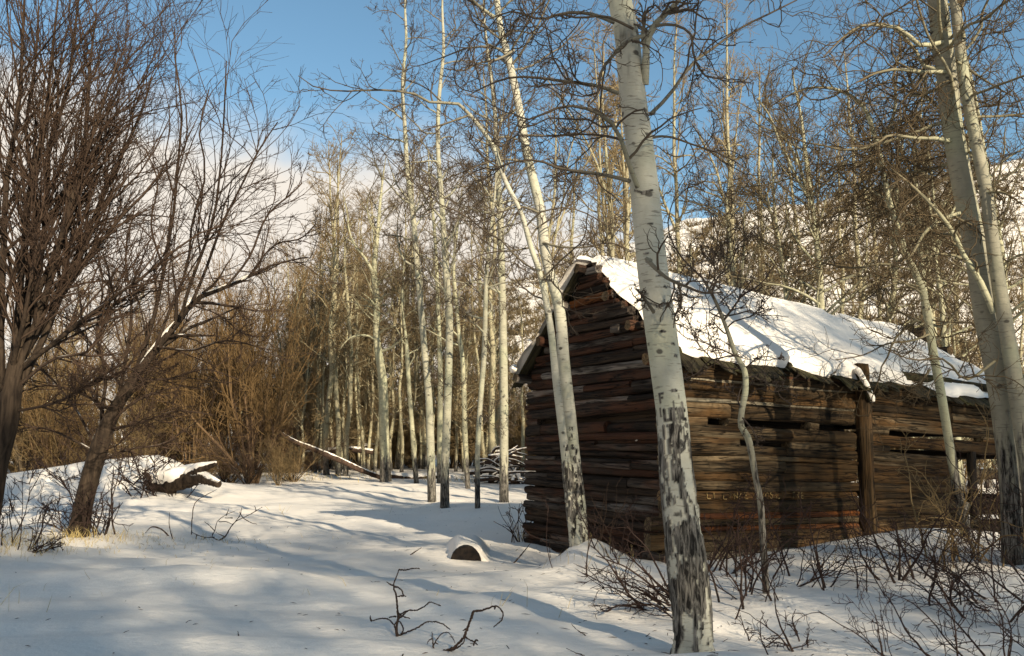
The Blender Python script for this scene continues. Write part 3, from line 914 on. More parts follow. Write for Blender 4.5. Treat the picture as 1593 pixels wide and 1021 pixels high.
def bark_trunk(seed, hi, full, letters=(), split=2.4, sides=96, rings=420, flare=.14, scale=1.0, patch=1.0):
    """a detailed lower trunk: raised dark furrowed bark from the ground up to hi, carved letters, then smooth pale bark"""
    def make(root, off, P, R):
        z = P[:, 2] - off[2]
        k = int(np.argmax(z > split)) or len(P) - 1
        c = spline(np.hstack([P[:k + 1], R[:k + 1, None]]), rings)
        Q, rr = c[:, :3], c[:, 3]
        an = np.arange(sides) * 2 * math.pi / sides
        zz = np.repeat((Q[:, 2] - off[2])[:, None], sides, 1); A = np.repeat(an[None], rings, 0)
        rad0 = rr[:, None]
        # camera looks along +y: u grows to the right as seen from the camera
        ca, sa = np.cos(A), np.sin(A)
        u = -A.copy(); u = (np.mod(A - math.pi, 2 * math.pi) - math.pi / 2) * rad0
        cx, cy = ca * rad0, sa * rad0
        n1 = fbm(cx * 15 * scale, cy * 15 * scale, zz * 4.6 * scale, seed, 4); n2 = fbm(cx * 46 * scale, cy * 46 * scale, zz * 11 * scale, seed + 3, 3)
        bias = np.interp(zz, [0, .12 * hi, .2 * hi, .3 * hi, full, .75 * hi, .88 * hi, hi, 1.12 * hi], [-.10, -.07, .12, .25, .24, .06, -.15, -.40, -.9]) * patch + (patch - 1) * .12
        mask = sstep(-.035, .035, n1 + .42 * n2 + bias)
        mask = np.maximum(mask, letter_mask(u, zz, letters))
        ridge = 1 - np.abs(fbm(cx * 26 * scale, cy * 26 * scale, zz * 2.6 * scale, seed + 9, 3)) * 2.2
        r = rad0 * (1 + flare * np.exp(-zz / .16) * (1 + .5 * np.sin(A * 3 + seed)) + .035 * fbm(cx * 5, cy * 5, zz * 1.4, seed + 5, 2))
        r = r + mask * (.005 + .011 * ridge) * sstep(2.6, 0.6, zz) * scale ** -.5 + .0012 * n2
        T = nrm(np.gradient(Q, axis=0)); 
        Ux = nrm(np.cross(np.array([0, 1.0, 0]), T)); Vy = np.cross(T, Ux)
        v = Q[:, None] + r[..., None] * (ca[..., None] * Ux[:, None] + sa[..., None] * Vy[:, None])
        g = Geo()
        i, j = np.meshgrid(np.arange(rings - 1) * sides, np.arange(sides), indexing='ij'); j2 = (j + 1) % sides
        g.add(v.reshape(-1, 3), np.stack([i + j, i + j2, i + sides + j2, i + sides + j], -1).reshape(-1, 4), a=np.repeat(rr, sides))
        nlow = g.n
        # smooth upper stem
        c2 = spline(np.hstack([P[k:], R[k:, None]]), 60); c2[0] = c[-1]
        Q2, r2 = c2[:, :3], c2[:, 3]
        T2 = nrm(np.gradient(Q2, axis=0)); Ux2 = nrm(np.cross(np.array([0, 1.0, 0]), T2)); Vy2 = np.cross(T2, Ux2)
        s2 = 28; an2 = np.arange(s2) * 2 * math.pi / s2
        rr2 = r2[:, None] * (1 + .03 * fbm(np.cos(an2)[None] * 1.5, np.sin(an2)[None] * 1.5, (Q2[:, 2] * 1.3)[:, None], seed + 7, 2))
        v2 = Q2[:, None] + rr2[..., None] * (np.cos(an2)[None, :, None] * Ux2[:, None] + np.sin(an2)[None, :, None] * Vy2[:, None])
        i, j = np.meshgrid(np.arange(59) * s2, np.arange(s2), indexing='ij'); j2 = (j + 1) % s2
        g.add(v2.reshape(-1, 3), np.stack([i + j, i + j2, i + s2 + j2, i + s2 + j], -1).reshape(-1, 4), a=np.repeat(r2, s2))
        zz2 = np.repeat((Q2[:, 2] - off[2])[:, None], s2, 1)
        up_mask = sstep(.50, .62, noise(v2[..., 0] * 7, v2[..., 1] * 7, v2[..., 2] * 9, seed + 20)) * .8 * sstep(.2, .5, noise(v2[..., 0] * 2, v2[..., 1] * 2, v2[..., 2] * 1.2, seed + 21))
        ex = np.concatenate([mask.ravel(), up_mask.ravel()])
        g.build('trunk', M_ASPEN_HERO, root, off=off, extra={'bark': ex})
    return make


# the big leaning aspen in front of the cabin corner
big = ptrunk([(1077, 1004, 50), (1077, 968, 52), (1071, 900, 57), (1063, 831, 54), (1053, 741, 51), (1046, 650, 48), (1037, 580, 48), (1027, 507, 49), (1013, 400, 47.5), (1003, 300, 45.5), (994, 220, 44), (984, 150, 43), (974, 50, 40), (964, 0, 39), (940, -160, 34)], (7.2, 7.5), K=60, ext=6)
Db = 7.4
limbs = [
    plimb([(992, 292), (978, 255), (965, 215), (945, 185), (920, 172), (895, 165), (860, 170), (825, 186), (800, 180)], Db - .15, 9, 2, -.8),
    plimb([(965, 217), (945, 212), (900, 209), (850, 212), (800, 211)], Db - .35, 5, 1.5, .3),
    plimb([(980, 282), (950, 274), (905, 267), (870, 262), (838, 250), (800, 252), (770, 262)], Db - .15, 7, 2, -.6),
    plimb([(962, 145), (930, 134), (880, 127), (845, 122), (800, 120), (770, 128), (735, 145)], Db - .15, 7, 2, -.5),
    plimb([(1003, 132), (1005, 100), (1008, 60), (1018, 40), (1040, 18), (1065, -10), (1100, -60)], Db, 15, 6, -.3),
    plimb([(1008, 55), (980, 62), (955, 85), (935, 112), (928, 150), (915, 165)], Db - .25, 8, 2, -.5),
    plimb([(1012, 178), (1040, 150), (1080, 96), (1110, 75), (1150, 45), (1200, 20), (1240, 0)], Db - .1, 7, 2.5, .6),
    plimb([(1020, 40), (1045, 38), (1072, 50), (1080, 90), (1100, 120), (1130, 122)], Db - .2, 6, 1.5, -.4),
    plimb([(1006, 403), (1020, 418), (1040, 434), (1068, 446), (1095, 456), (1125, 455)], Db - .25, 8, 2, -.8),
    plimb([(1017, 486), (1000, 462), (992, 450)], Db - .3, 7, 1.5, -.3),
    plimb([(1055, 441), (1060, 470), (1050, 492), (1048, 510)], Db - .3, 5, 1.5, -.2),
    plimb([(1000, 215), (1040, 213), (1080, 226), (1130, 244), (1160, 262)], Db, 5, 1.5, .8),
    plimb([(955, 35), (920, 22), (880, 20), (840, 30), (800, 18), (760, 30)], Db - .1, 7, 2, -.6),
    plimb([(985, 45), (940, 25), (900, 28), (865, 22), (840, 42), (825, 70)], Db - .3, 5, 1.5, -.7),
]
near_tree('aspen_tree', 'thick leaning aspen with carved letters and furrowed black bark in front of the cabin corner', 'tree', 'aspens in the clearing', [big], limbs,
          [(0, dict(n=30, t=(.60, .98), ang=58, L=3.2, Lt=.35, wig=.17, up=.05, rr=.45, rcap=.035, rtip=.006, rmin=.01)),
           (0, dict(n=9, t=(.44, .64), ang=70, L=2.2, Lt=.2, wig=.17, up=.05, rr=.4, rcap=.018, rtip=.005, rmin=.008))],
          [dict(n=8, t=(.15, 1), ang=52, angsd=18, Lrel=.50, Lt=.45, K=9, wig=.26, up=.04, rr=.6, rtip=.004, rmin=.005),
           dict(n=4.4, t=(.12, 1), ang=52, angsd=18, Lrel=.50, Lt=.4, K=6, wig=.34, up=.09, rr=.7, rtip=.0026, rmin=.0036),
           dict(n=3, t=(.2, 1), ang=55, angsd=20, Lrel=.5, Lt=.3, K=4, wig=.36, up=.14, rr=.8, rtip=.002, rmin=.0028)],
          M_ASPEN, trunk_meshes=[bark_trunk(3, 2.05, .95, [('F', -.112, 1.96, .060, .070, .013), ('I', -.125, 1.85, .03, .06, .012), ('LFYL', -.085, 1.81, .052, .085, .016), ('L', .075, 1.88, .045, .06, .014), ('ITN', -.115, 1.68, .050, .085, .016), ('FD', -.06, 1.55, .07, .10, .018), ('v', -.005, 2.74, .19, .07, .013), ('o', -.01, 2.53, .07, .03, .011), ('o', .08, 2.32, .05, .03, .012), ('o', .07, 2.42, .06, .04, .009), ('o', .02, 2.04, .08, .03, .012), ('o', -.06, 3.2, .07, .02, .009), ('v', -.03, 3.72, .16, .06, .012), ('o', .03, 3.0, .12, .015, .006), ('o', .07, 2.9, .05, .05, .010), ('o', 0, 3.45, .1, .02, .006)], rings=500, split=4.0, flare=.22, sides=76)])

# the twin stemmed aspen against the gable
tw1 = ptrunk([(903, 846, 20), (902, 800, 19), (896, 740, 18.5), (888, 660, 19), (877, 560, 18.5), (870, 480, 17.5), (849, 398, 16.5), (841, 330, 16), (822, 250, 14), (804, 150, 13), (793, 100, 12.5), (776, 30, 10.5), (773, 0, 10), (762, -90, 8)], (12.45, 12.9), K=56, ext=4)
tw2 = ptrunk([(896, 846, 16), (889, 798, 14.5), (883, 740, 14), (876, 680, 12.5), (866, 600, 11.5), (855, 500, 10.5), (838, 420, 9), (826, 385, 8.5), (810, 330, 8), (786, 282, 7.5), (766, 226, 7), (748, 200, 6.5), (731, 179, 6)], (12.5, 12.0), K=56)
Dt = 12.4
limbs = [
    plimb([(731, 179), (716, 163), (690, 160), (672, 161), (655, 150), (620, 142), (580, 140), (545, 142), (510, 140), (480, 131), (464, 118)], 12.0, 6, 1.2, -1.0),
    plimb([(731, 179), (700, 190), (675, 198), (650, 205)], 12.0, 4, 1.2, -.5),
    plimb([(845, 378), (870, 384), (910, 385), (950, 378), (985, 392)], Dt + .2, 4.5, 1.5, -.6),
    plimb([(770, 28), (748, 12), (735, 0), (720, -20)], Dt + .3, 7, 3, -.3),
    plimb([(800, 78), (775, 92), (745, 98), (720, 110), (690, 106)], Dt + .3, 5, 1.5, -.6),
    plimb([(818, 252), (790, 248), (760, 252), (720, 268), (690, 280)], Dt + .2, 4.5, 1.3, -.8),
    plimb([(812, 210), (850, 212), (900, 210), (940, 205)], Dt, 4, 1.3, .6),
    plimb([(840, 332), (815, 322), (780, 330), (740, 345), (700, 338)], Dt, 4, 1.2, -.6),
    plimb([(826, 385), (800, 390), (770, 392), (740, 400), (715, 420)], Dt, 3.5, 1.2, -.7),
    plimb([(776, 60), (800, 48), (835, 52), (860, 20)], Dt + .3, 4, 1.5, .6),
]
near_tree('aspen_tree', 'twin stemmed carved aspen growing from a snow heap against the cabin gable', 'tree', 'aspens in the clearing', [tw1, tw2], limbs,
          [(0, dict(n=30, t=(.50, .99), ang=60, L=2.6, Lt=.3, wig=.18, up=.06, rr=.4, rcap=.02, rtip=.005, rmin=.008)), (1, dict(n=12, t=(.5, .97), ang=60, L=2.2, Lt=.3, wig=.18, up=.05, rr=.4, rcap=.015, rtip=.005, rmin=.008))],
          ASPEN_TW, M_ASPEN, trunk_meshes=[
              bark_trunk(13, 1.35, .45, [('SY', -.035, 1.50, .032, .045, .006), ('E', -.045, 1.36, .04, .05, .006), ('&', -.03, 1.24, .055, .07, .009), ('D', -.01, .88, .045, .05, .008), ('O', -.01, .76, .05, .06, .008)], sides=56, rings=300, scale=1.6, flare=.10, patch=.75),
              bark_trunk(17, 1.35, .75, [], sides=44, rings=260, scale=1.7, flare=.08)])

# mid distance aspens, each read from the photo
MIDG = 'aspens in the clearing'
MID_TW = [dict(n=6, t=(.15, 1), ang=48, angsd=15, Lrel=.52, Lt=.5, K=7, wig=.22, up=.07, rr=.6, rtip=.0055, rmin=.0065),
          dict(n=5, t=(.12, 1), ang=50, angsd=16, Lrel=.5, Lt=.4, K=5, wig=.30, up=.10, rr=.7, rtip=.004, rmin=.005),
          dict(n=3, t=(.2, 1), ang=50, angsd=18, Lrel=.45, Lt=.3, K=3, wig=.34, up=.2, rr=.8, rtip=.0035, rmin=.0042)]
mids = [
    ('slim aspen with black base, left of the pair standing in the shaded snow', [(672, 780, 13.5), (670, 700, 12.5), (667, 618, 11), (660, 540, 10), (655, 480, 9.5), (648, 400, 9), (643, 340, 8.5), (634, 270, 7.5), (630, 200, 6.5), (626, 130, 5.5), (632, 60, 4.5), (630, 10, 3.5)], 20, .40),
    ('pale aspen with black base, right of the pair standing in the shaded snow', [(692, 790, 15), (692, 740, 13), (695, 662, 12.5), (698, 575, 11.5), (699, 489, 11), (694, 425, 10), (690, 360, 9), (686, 300, 8.5), (681, 220, 7), (684, 140, 6), (690, 80, 5), (688, 10, 3.5)], 20, .38),
    ('thinnest aspen with crooked stem and black foot right of the aspen pair', [(743, 790, 8.5), (743, 705, 8), (748, 618, 8), (753, 554, 8), (755, 489, 7.5), (757, 425, 6), (763, 360, 4.5), (770, 300, 3.5), (773, 240, 2.5)], 14, .45),
    ('straight aspen standing closest to the left edge of the cabin', [(784, 782, 14.5), (784, 700, 13.5), (784, 618, 13), (783, 540, 12.5), (782, 489, 12), (780, 403, 11), (778, 330, 10), (774, 260, 8.5), (771, 190, 7), (764, 120, 5.5), (755, 50, 4)], 22, .42),
    ('slender yellow lit aspen behind the aspen pair leaning left at the top', [(728, 760, 8), (724, 690, 8), (722, 618, 7.5), (719, 554, 7), (714, 520, 6.5), (711, 480, 6), (706, 420, 5), (712, 350, 4)], 12, .5),
    ('aspen half hidden behind the pale black footed aspen', [(684, 752, 9), (684, 690, 8.5), (685, 600, 8), (683, 520, 7), (680, 440, 6), (676, 360, 5), (668, 280, 4)], 14, .45),
    ('stout forked aspen with upswept snow dusted limbs at the grove edge', [(600, 749, 19), (599, 720, 16), (597, 660, 15.5), (595, 590, 14), (590, 555, 12.5), (586, 525, 11), (586, 463, 10.5), (582, 430, 9), (583, 405, 8), (587, 370, 6.5), (590, 330, 5), (594, 290, 3.5)], 16, .42),
    ('thin aspen leaning left with a bent top at the grove edge', [(648, 752, 8), (645, 720, 7.5), (640, 650, 7), (636, 600, 6.5), (633, 545, 6.5), (632, 530, 5), (626, 480, 4), (628, 420, 3)], 10, .45),
]
for lab, pts, nl, t0 in mids:
    b = ground_hit(pts[0][0], pts[0][1])
    tr = ptrunk(pts, b[1], K=40, ext=1.5)
    hgt = tr[0][-1, 2]
    limbs = []
    if 'forked' in lab:
        D7 = b[1]
        for pl, w in (([(584, 440), (577, 418), (570, 405), (557, 388), (549, 376), (543, 358), (540, 330), (533, 300)], 7), ([(590, 548), (610, 540), (625, 527), (640, 520)], 5), ([(588, 520), (600, 512), (618, 508)], 4.5),
                      ([(586, 530), (572, 522), (560, 522), (548, 524), (536, 534), (528, 545)], 4), ([(586, 478), (572, 468), (560, 462), (545, 458)], 4), ([(587, 468), (600, 460), (612, 455)], 5), ([(585, 478), (575, 465), (562, 455)], 4)):
            limbs.append(plimb(pl, D7, w, 1.5, -.8))
    near_tree('aspen_tree', lab, 'tree', MIDG, [tr], limbs, [(0, dict(n=int(nl * 1.5), t=(t0 - .04, .99), ang=54, L=2.3 * b[1] / 25, Lt=.45, wig=.17, up=.06, rr=.5, rcap=.035, rtip=.008, rmin=.012)),
                                                         (0, dict(n=5, t=(.15, t0), ang=75, L=.9, Lt=.1, wig=.2, up=.0, rr=.3, rcap=.015, rtip=.005, rmin=.008))], MID_TW, M_ASPEN if b[1] < 30 else M_ASPEN_YEL, sides=14)

# right hand aspens beside and before the far end of the cabin
r1 = ptrunk([(1577, 888, 34), (1573, 780, 30), (1563, 670, 31), (1548, 560, 36), (1535, 500, 35), (1526, 440, 34), (1510, 350, 33), (1494, 270, 32), (1482, 200, 31), (1472, 110, 31), (1464, 50, 31), (1458, 0, 30), (1440, -120, 26)], (10.6, 11.0), K=50, ext=5)
r2 = ptrunk([(1612, 900, 27), (1600, 720, 27), (1588, 650, 26), (1578, 588, 24), (1560, 480, 22), (1548, 405, 20.5), (1533, 294, 19), (1516, 210, 18), (1499, 118, 17.5), (1490, 40, 17), (1485, 0, 16), (1476, -100, 13)], (10.3, 10.7), K=50, ext=5)
limbs = [
    plimb([(1466, 66), (1430, 70), (1400, 45), (1370, 40), (1340, 40), (1310, 60), (1280, 90)], 10.8, 9, 2, -1.0),
    plimb([(1470, 108), (1440, 105), (1425, 80), (1400, 52), (1375, 38), (1340, 42)], 10.8, 8, 2, .5),
    plimb([(1470, 112), (1430, 112), (1395, 108), (1360, 115), (1330, 130)], 10.8, 8, 2, -1.2),
    plimb([(1482, 220), (1450, 215), (1420, 215), (1385, 210), (1360, 225), (1320, 228)], 10.8, 8, 2, -.8),
    plimb([(1500, 330), (1470, 340), (1440, 360), (1415, 400), (1390, 412)], 10.8, 8, 2, -.9),
    plimb([(1520, 420), (1490, 400), (1455, 395), (1420, 405)], 10.8, 7, 2, -.7),
    plimb([(1546, 487), (1520, 430), (1500, 400), (1483, 363), (1450, 320), (1416, 287), (1385, 262)], 10.5, 11, 3, -.4),
    plimb([(1550, 560), (1500, 590), (1470, 560), (1420, 560), (1380, 545)], 10.5, 5, 1.3, -.6),
    plimb([(1488, 95), (1510, 110), (1540, 130), (1575, 150)], 10.5, 6, 2, .5),
    plimb([(1500, 60), (1495, 20), (1510, -20)], 10.5, 6, 2, .3),
    plimb([(1530, 300), (1560, 300), (1593, 320)], 10.5, 6, 2, -.4),
]
RT_TW = [dict(n=8, t=(.1, 1), ang=55, angsd=20, Lrel=.5, Lt=.35, K=9, wig=.30, up=-.02, rr=.6, rtip=.004, rmin=.005),
         dict(n=5, t=(.1, 1), ang=55, angsd=20, Lrel=.52, Lt=.35, K=6, wig=.34, up=.02, rr=.7, rtip=.003, rmin=.004),
         dict(n=3, t=(.15, 1), ang=55, angsd=20, Lrel=.5, Lt=.3, K=4, wig=.36, up=.08, rr=.8, rtip=.0025, rmin=.0032)]
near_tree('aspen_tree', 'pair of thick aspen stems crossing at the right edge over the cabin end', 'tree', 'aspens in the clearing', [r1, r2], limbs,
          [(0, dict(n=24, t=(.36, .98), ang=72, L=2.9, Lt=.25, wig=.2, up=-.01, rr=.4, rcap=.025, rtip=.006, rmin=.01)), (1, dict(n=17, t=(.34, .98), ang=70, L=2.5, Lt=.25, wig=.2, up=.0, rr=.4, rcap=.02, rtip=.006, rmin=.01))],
          RT_TW, M_ASPEN_TAN_SHADED, M_ASPEN_YEL, sides=18)

rl = ptrunk([(1499, 800, 14), (1495, 785, 14), (1485, 740, 13.5), (1475, 680, 13), (1461, 596, 13.5), (1452, 550, 13), (1446, 513, 12.5), (1433, 447, 11), (1422, 420, 10.5), (1410, 397, 10), (1397, 355, 9), (1383, 313, 8.5), (1372, 255, 8), (1363, 220, 8), (1350, 178, 7.5)], 12.3, K=46)
limbs = [plimb([(1350, 178), (1335, 158), (1307, 141), (1280, 136), (1253, 138), (1225, 150), (1195, 168)], 12.3, 7, 2, -.8), plimb([(1364, 222), (1380, 205), (1390, 180), (1394, 150), (1390, 120), (1400, 80), (1398, 30)], 12.3, 7, 2.5, .3),
         plimb([(1383, 313), (1360, 300), (1330, 285), (1300, 290), (1270, 280)], 12.3, 5, 1.5, -.7), plimb([(1433, 447), (1400, 440), (1370, 450), (1340, 470), (1310, 470)], 12.3, 4, 1.5, -.6),
         plimb([(1446, 520), (1420, 530), (1380, 535), (1345, 552), (1300, 560)], 12.2, 4, 1.5, -.5), plimb([(1447, 575), (1425, 600), (1395, 598), (1365, 592)], 12.2, 3.5, 1.3, -.4)]
near_tree('aspen_tree', 'slim leaning aspen whose stem crosses the window gap of the cabin', 'tree', 'aspens in the clearing', [rl], limbs, [(0, dict(n=26, t=(.45, .98), ang=66, L=2.0, Lt=.2, wig=.22, up=.02, rr=.45, rcap=.02, rtip=.005, rmin=.009))], RT_TW, M_ASPEN_YEL, sides=14)

sp = ptrunk([(1192, 922, 11), (1187, 840, 10.5), (1182, 775, 10), (1175, 740, 9.5), (1168, 700, 10.5), (1163, 680, 10.5), (1153, 663, 10), (1154, 640, 9.5), (1160, 605, 9.5), (1157, 573, 8.5), (1146, 555, 8), (1134, 522, 7), (1126, 500, 6), (1118, 480, 5.5), (1106, 455, 5), (1097, 440, 4), (1088, 425, 3)], 9.6, K=60)
limbs = [plimb([(1125, 500), (1140, 480), (1159, 456), (1175, 448), (1195, 430)], 9.6, 4, 1.2, -.4), plimb([(1106, 455), (1118, 430), (1135, 415), (1150, 380), (1175, 360)], 9.6, 3.5, 1.2, .3), plimb([(1146, 555), (1125, 545), (1100, 535), (1080, 520)], 9.6, 3, 1, -.3),
         plimb([(1158, 575), (1175, 560), (1190, 555), (1215, 560)], 9.6, 2.5, 1, -.3), plimb([(1155, 650), (1170, 668), (1180, 690)], 9.5, 3, 1, -.2), plimb([(1085, 470), (1072, 480), (1062, 490)], 9.6, 2.5, 1, 0), plimb([(1092, 432), (1060, 400), (1040, 360), (1052, 300), (1090, 240)], 9.6, 3.5, 1.2, .5)]
near_tree('aspen_sapling', 'crooked young aspen with zigzag stem before the long cabin wall', 'sapling', None, [sp], limbs, [(0, dict(n=12, t=(.55, .99), ang=58, L=1.0, Lt=.2, wig=.25, up=.06, rr=.5, rcap=.01, rtip=.003, rmin=.005))], ASPEN_TW, M_SAPLING, sides=12)

# ------------------------------------------------------------------ willows at the left
WIL_TW = [dict(n=18, t=(.15, 1), ang=24, angsd=9, Lrel=.48, Lt=.45, K=7, wig=.12, up=.05, rr=.6, rtip=.005, rmin=.007),
          dict(n=7, t=(.12, 1), ang=26, angsd=10, Lrel=.52, Lt=.4, K=5, wig=.16, up=.06, rr=.65, rtip=.0035, rmin=.0045),
          dict(n=4, t=(.15, 1), ang=28, angsd=10, Lrel=.5, Lt=.3, K=3, wig=.2, up=.09, rr=.8, rtip=.0024, rmin=.0032)]
w0 = ptrunk([(-36, 880, 40), (-16, 800, 31), (-2, 720, 28), (10, 660, 33), (18, 610, 30), (30, 540, 22)], 14.0, K=24)
limbs = []
for pl, w in ((p_, w_ * .62) for p_, w_ in (([(14, 660), (30, 570), (60, 490), (85, 410), (105, 330), (135, 240), (160, 160), (185, 90)], 22), ([(20, 620), (70, 520), (110, 420), (150, 330), (185, 250), (220, 175), (236, 120)], 20),
              ([(10, 640), (25, 520), (35, 400), (45, 300), (70, 190), (80, 90), (90, 0)], 22), ([(5, 640), (0, 520), (5, 400), (10, 280), (30, 160), (35, 60), (40, -40)], 22),
              ([(20, 600), (50, 470), (70, 350), (75, 240), (105, 140), (115, 60), (125, -30)], 20), ([(35, 560), (90, 470), (140, 400), (195, 330), (235, 290), (260, 250)], 13), ([(30, 600), (80, 560), (140, 545), (180, 470), (230, 450)], 9),
              ([(0, 600), (-30, 480), (-40, 350), (-40, 200), (-30, 60)], 22), ([(40, 500), (90, 380), (120, 290), (135, 190), (140, 100), (150, 20)], 16), ([(28, 640), (90, 625), (150, 590), (200, 560)], 7), ([(20, 570), (45, 430), (55, 320), (40, 200), (55, 100), (60, 10)], 17))):
    limbs.append(plimb(pl, 14.0, w, 3, float(rng.uniform(-1.2, 1.2))))
near_tree('willow_tree', 'broad many stemmed dark willow filling the upper left of the view', 'tree', 'willows on the left', [w0], limbs, [(0, dict(n=5, t=(.6, .95), ang=40, L=4, Lt=.2, wig=.12, up=.08, rr=.4, rcap=.05, rtip=.01, rmin=.02))], WIL_TW, M_WILLOW, sides=18)

lw = ptrunk([(122, 834, 33), (129, 790, 28), (140, 745, 27), (152, 705, 27), (165, 668, 24), (180, 635, 20), (198, 606, 17), (215, 580, 15)], ground_hit(122, 834)[1], K=34)
Dl = float(lw[0][0, 1])
limbs = [plimb([(215, 580), (240, 545), (265, 515), (285, 490), (300, 468), (330, 455), (352, 446), (385, 432), (410, 418), (440, 408), (480, 400)], Dl, 15, 2.0, .8)]
SNOWLIMB = limbs[0]
for pl, w in ((p_, w_ * .62) for p_, w_ in (([(160, 690), (158, 640), (165, 590), (150, 520), (160, 450), (150, 380)], 12), ([(205, 595), (225, 540), (245, 470), (258, 400), (270, 330), (277, 250), (283, 170), (272, 90), (272, 45)], 13), ([(282, 492), (295, 445), (312, 400), (332, 340), (342, 270), (348, 190), (352, 95)], 10),
              ([(300, 468), (320, 420), (345, 350), (375, 290), (405, 230), (432, 190)], 9), ([(240, 545), (265, 480), (290, 420), (300, 340), (320, 270), (310, 200), (325, 140)], 9), ([(255, 420), (235, 350), (245, 280), (225, 230)], 6), ([(352, 446), (385, 405), (420, 330), (455, 300), (470, 285)], 7),
              ([(180, 640), (195, 560), (205, 480), (195, 400), (210, 320)], 11), ([(385, 432), (430, 380), (470, 370), (490, 350)], 5), ([(190, 625), (215, 600), (240, 570), (275, 548)], 8), ([(168, 665), (140, 600), (105, 550), (80, 530)], 6), ([(300, 475), (340, 490), (380, 520), (400, 525)], 4), ([(272, 505), (258, 520), (232, 560)], 4))):
    limbs.append(plimb(pl, Dl, w, 2, float(rng.uniform(-1.0, 1.0))))
for pl, w in (([(150, 720), (200, 700), (255, 690), (300, 660)], 5), ([(165, 668), (215, 660), (270, 640), (330, 645)], 4.5), ([(150, 705), (105, 680), (60, 665), (15, 672)], 5), ([(175, 640), (120, 610), (70, 600), (30, 610)], 5), ([(210, 590), (260, 590), (320, 575), (370, 590)], 4.5), ([(195, 610), (160, 560), (110, 500), (70, 480)], 6),
              ([(245, 540), (300, 545), (350, 530), (420, 545)], 4.5), ([(160, 690), (190, 640), (245, 610), (290, 600)], 5), ([(230, 560), (225, 500), (200, 440), (160, 400)], 6), ([(150, 700), (120, 640), (60, 570), (10, 540)], 5)):
    limbs.append(plimb(pl, Dl, w, 1.5, float(rng.uniform(-1.5, 1.5))))
LW_TW = [dict(n=10, t=(.12, 1), ang=30, angsd=11, Lrel=.45, Lt=.4, K=7, wig=.15, up=.06, rr=.6, rtip=.005, rmin=.007),
         dict(n=5, t=(.12, 1), ang=32, angsd=11, Lrel=.5, Lt=.4, K=5, wig=.2, up=.06, rr=.65, rtip=.004, rmin=.005), dict(n=3.5, t=(.15, 1), ang=34, angsd=11, Lrel=.5, Lt=.3, K=3, wig=.22, up=.08, rr=.8, rtip=.003, rmin=.0038)]
root = near_tree('willow_tree', 'willow leaning right with snow lying along its main limb', 'tree', 'willows on the left', [lw], limbs, [(0, dict(n=5, t=(.45, .95), ang=60, L=1.6, Lt=.1, wig=.2, up=.05, rr=.3, rcap=.02, rtip=.006, rmin=.01))], LW_TW, M_WILLOW, sides=18)


def snow_strips(parent, P, R, off, segs, name='snow_strip'):
    """snow lying on top of a limb between the given fractions"""
    for a, b in segs:
        c = spline(np.hstack([P, R[:, None]]), 80)[int(a * 79):int(b * 79) + 1]
        n = len(c); e = np.sin(np.linspace(.12, math.pi - .12, n)) ** .4
        Q = c[:, :3].copy(); Q[:, 2] += c[:, 3] * .62
        r = (c[:, 3] * .72 + .006) * e * (1 + .18 * noise(np.arange(n) * .4, a * 31, 0, 77))
        g = Geo(); g.tubes(Q, r, 8, cap=True); g.build(name, M_SNOW, parent, off=off)


off = lw[0][0].copy(); off[2] = float(H(off[0], off[1]))
snow_strips(root, SNOWLIMB[0], SNOWLIMB[1], off, [(0.0, .34), (.36, .47), (.49, .60), (.64, .72)])
snow_strips(root, lw[0], lw[1], off, [(.46, .60), (.63, .97)])

# ------------------------------------------------------------------ background trees and shrubs (a few of each kind, then copies)


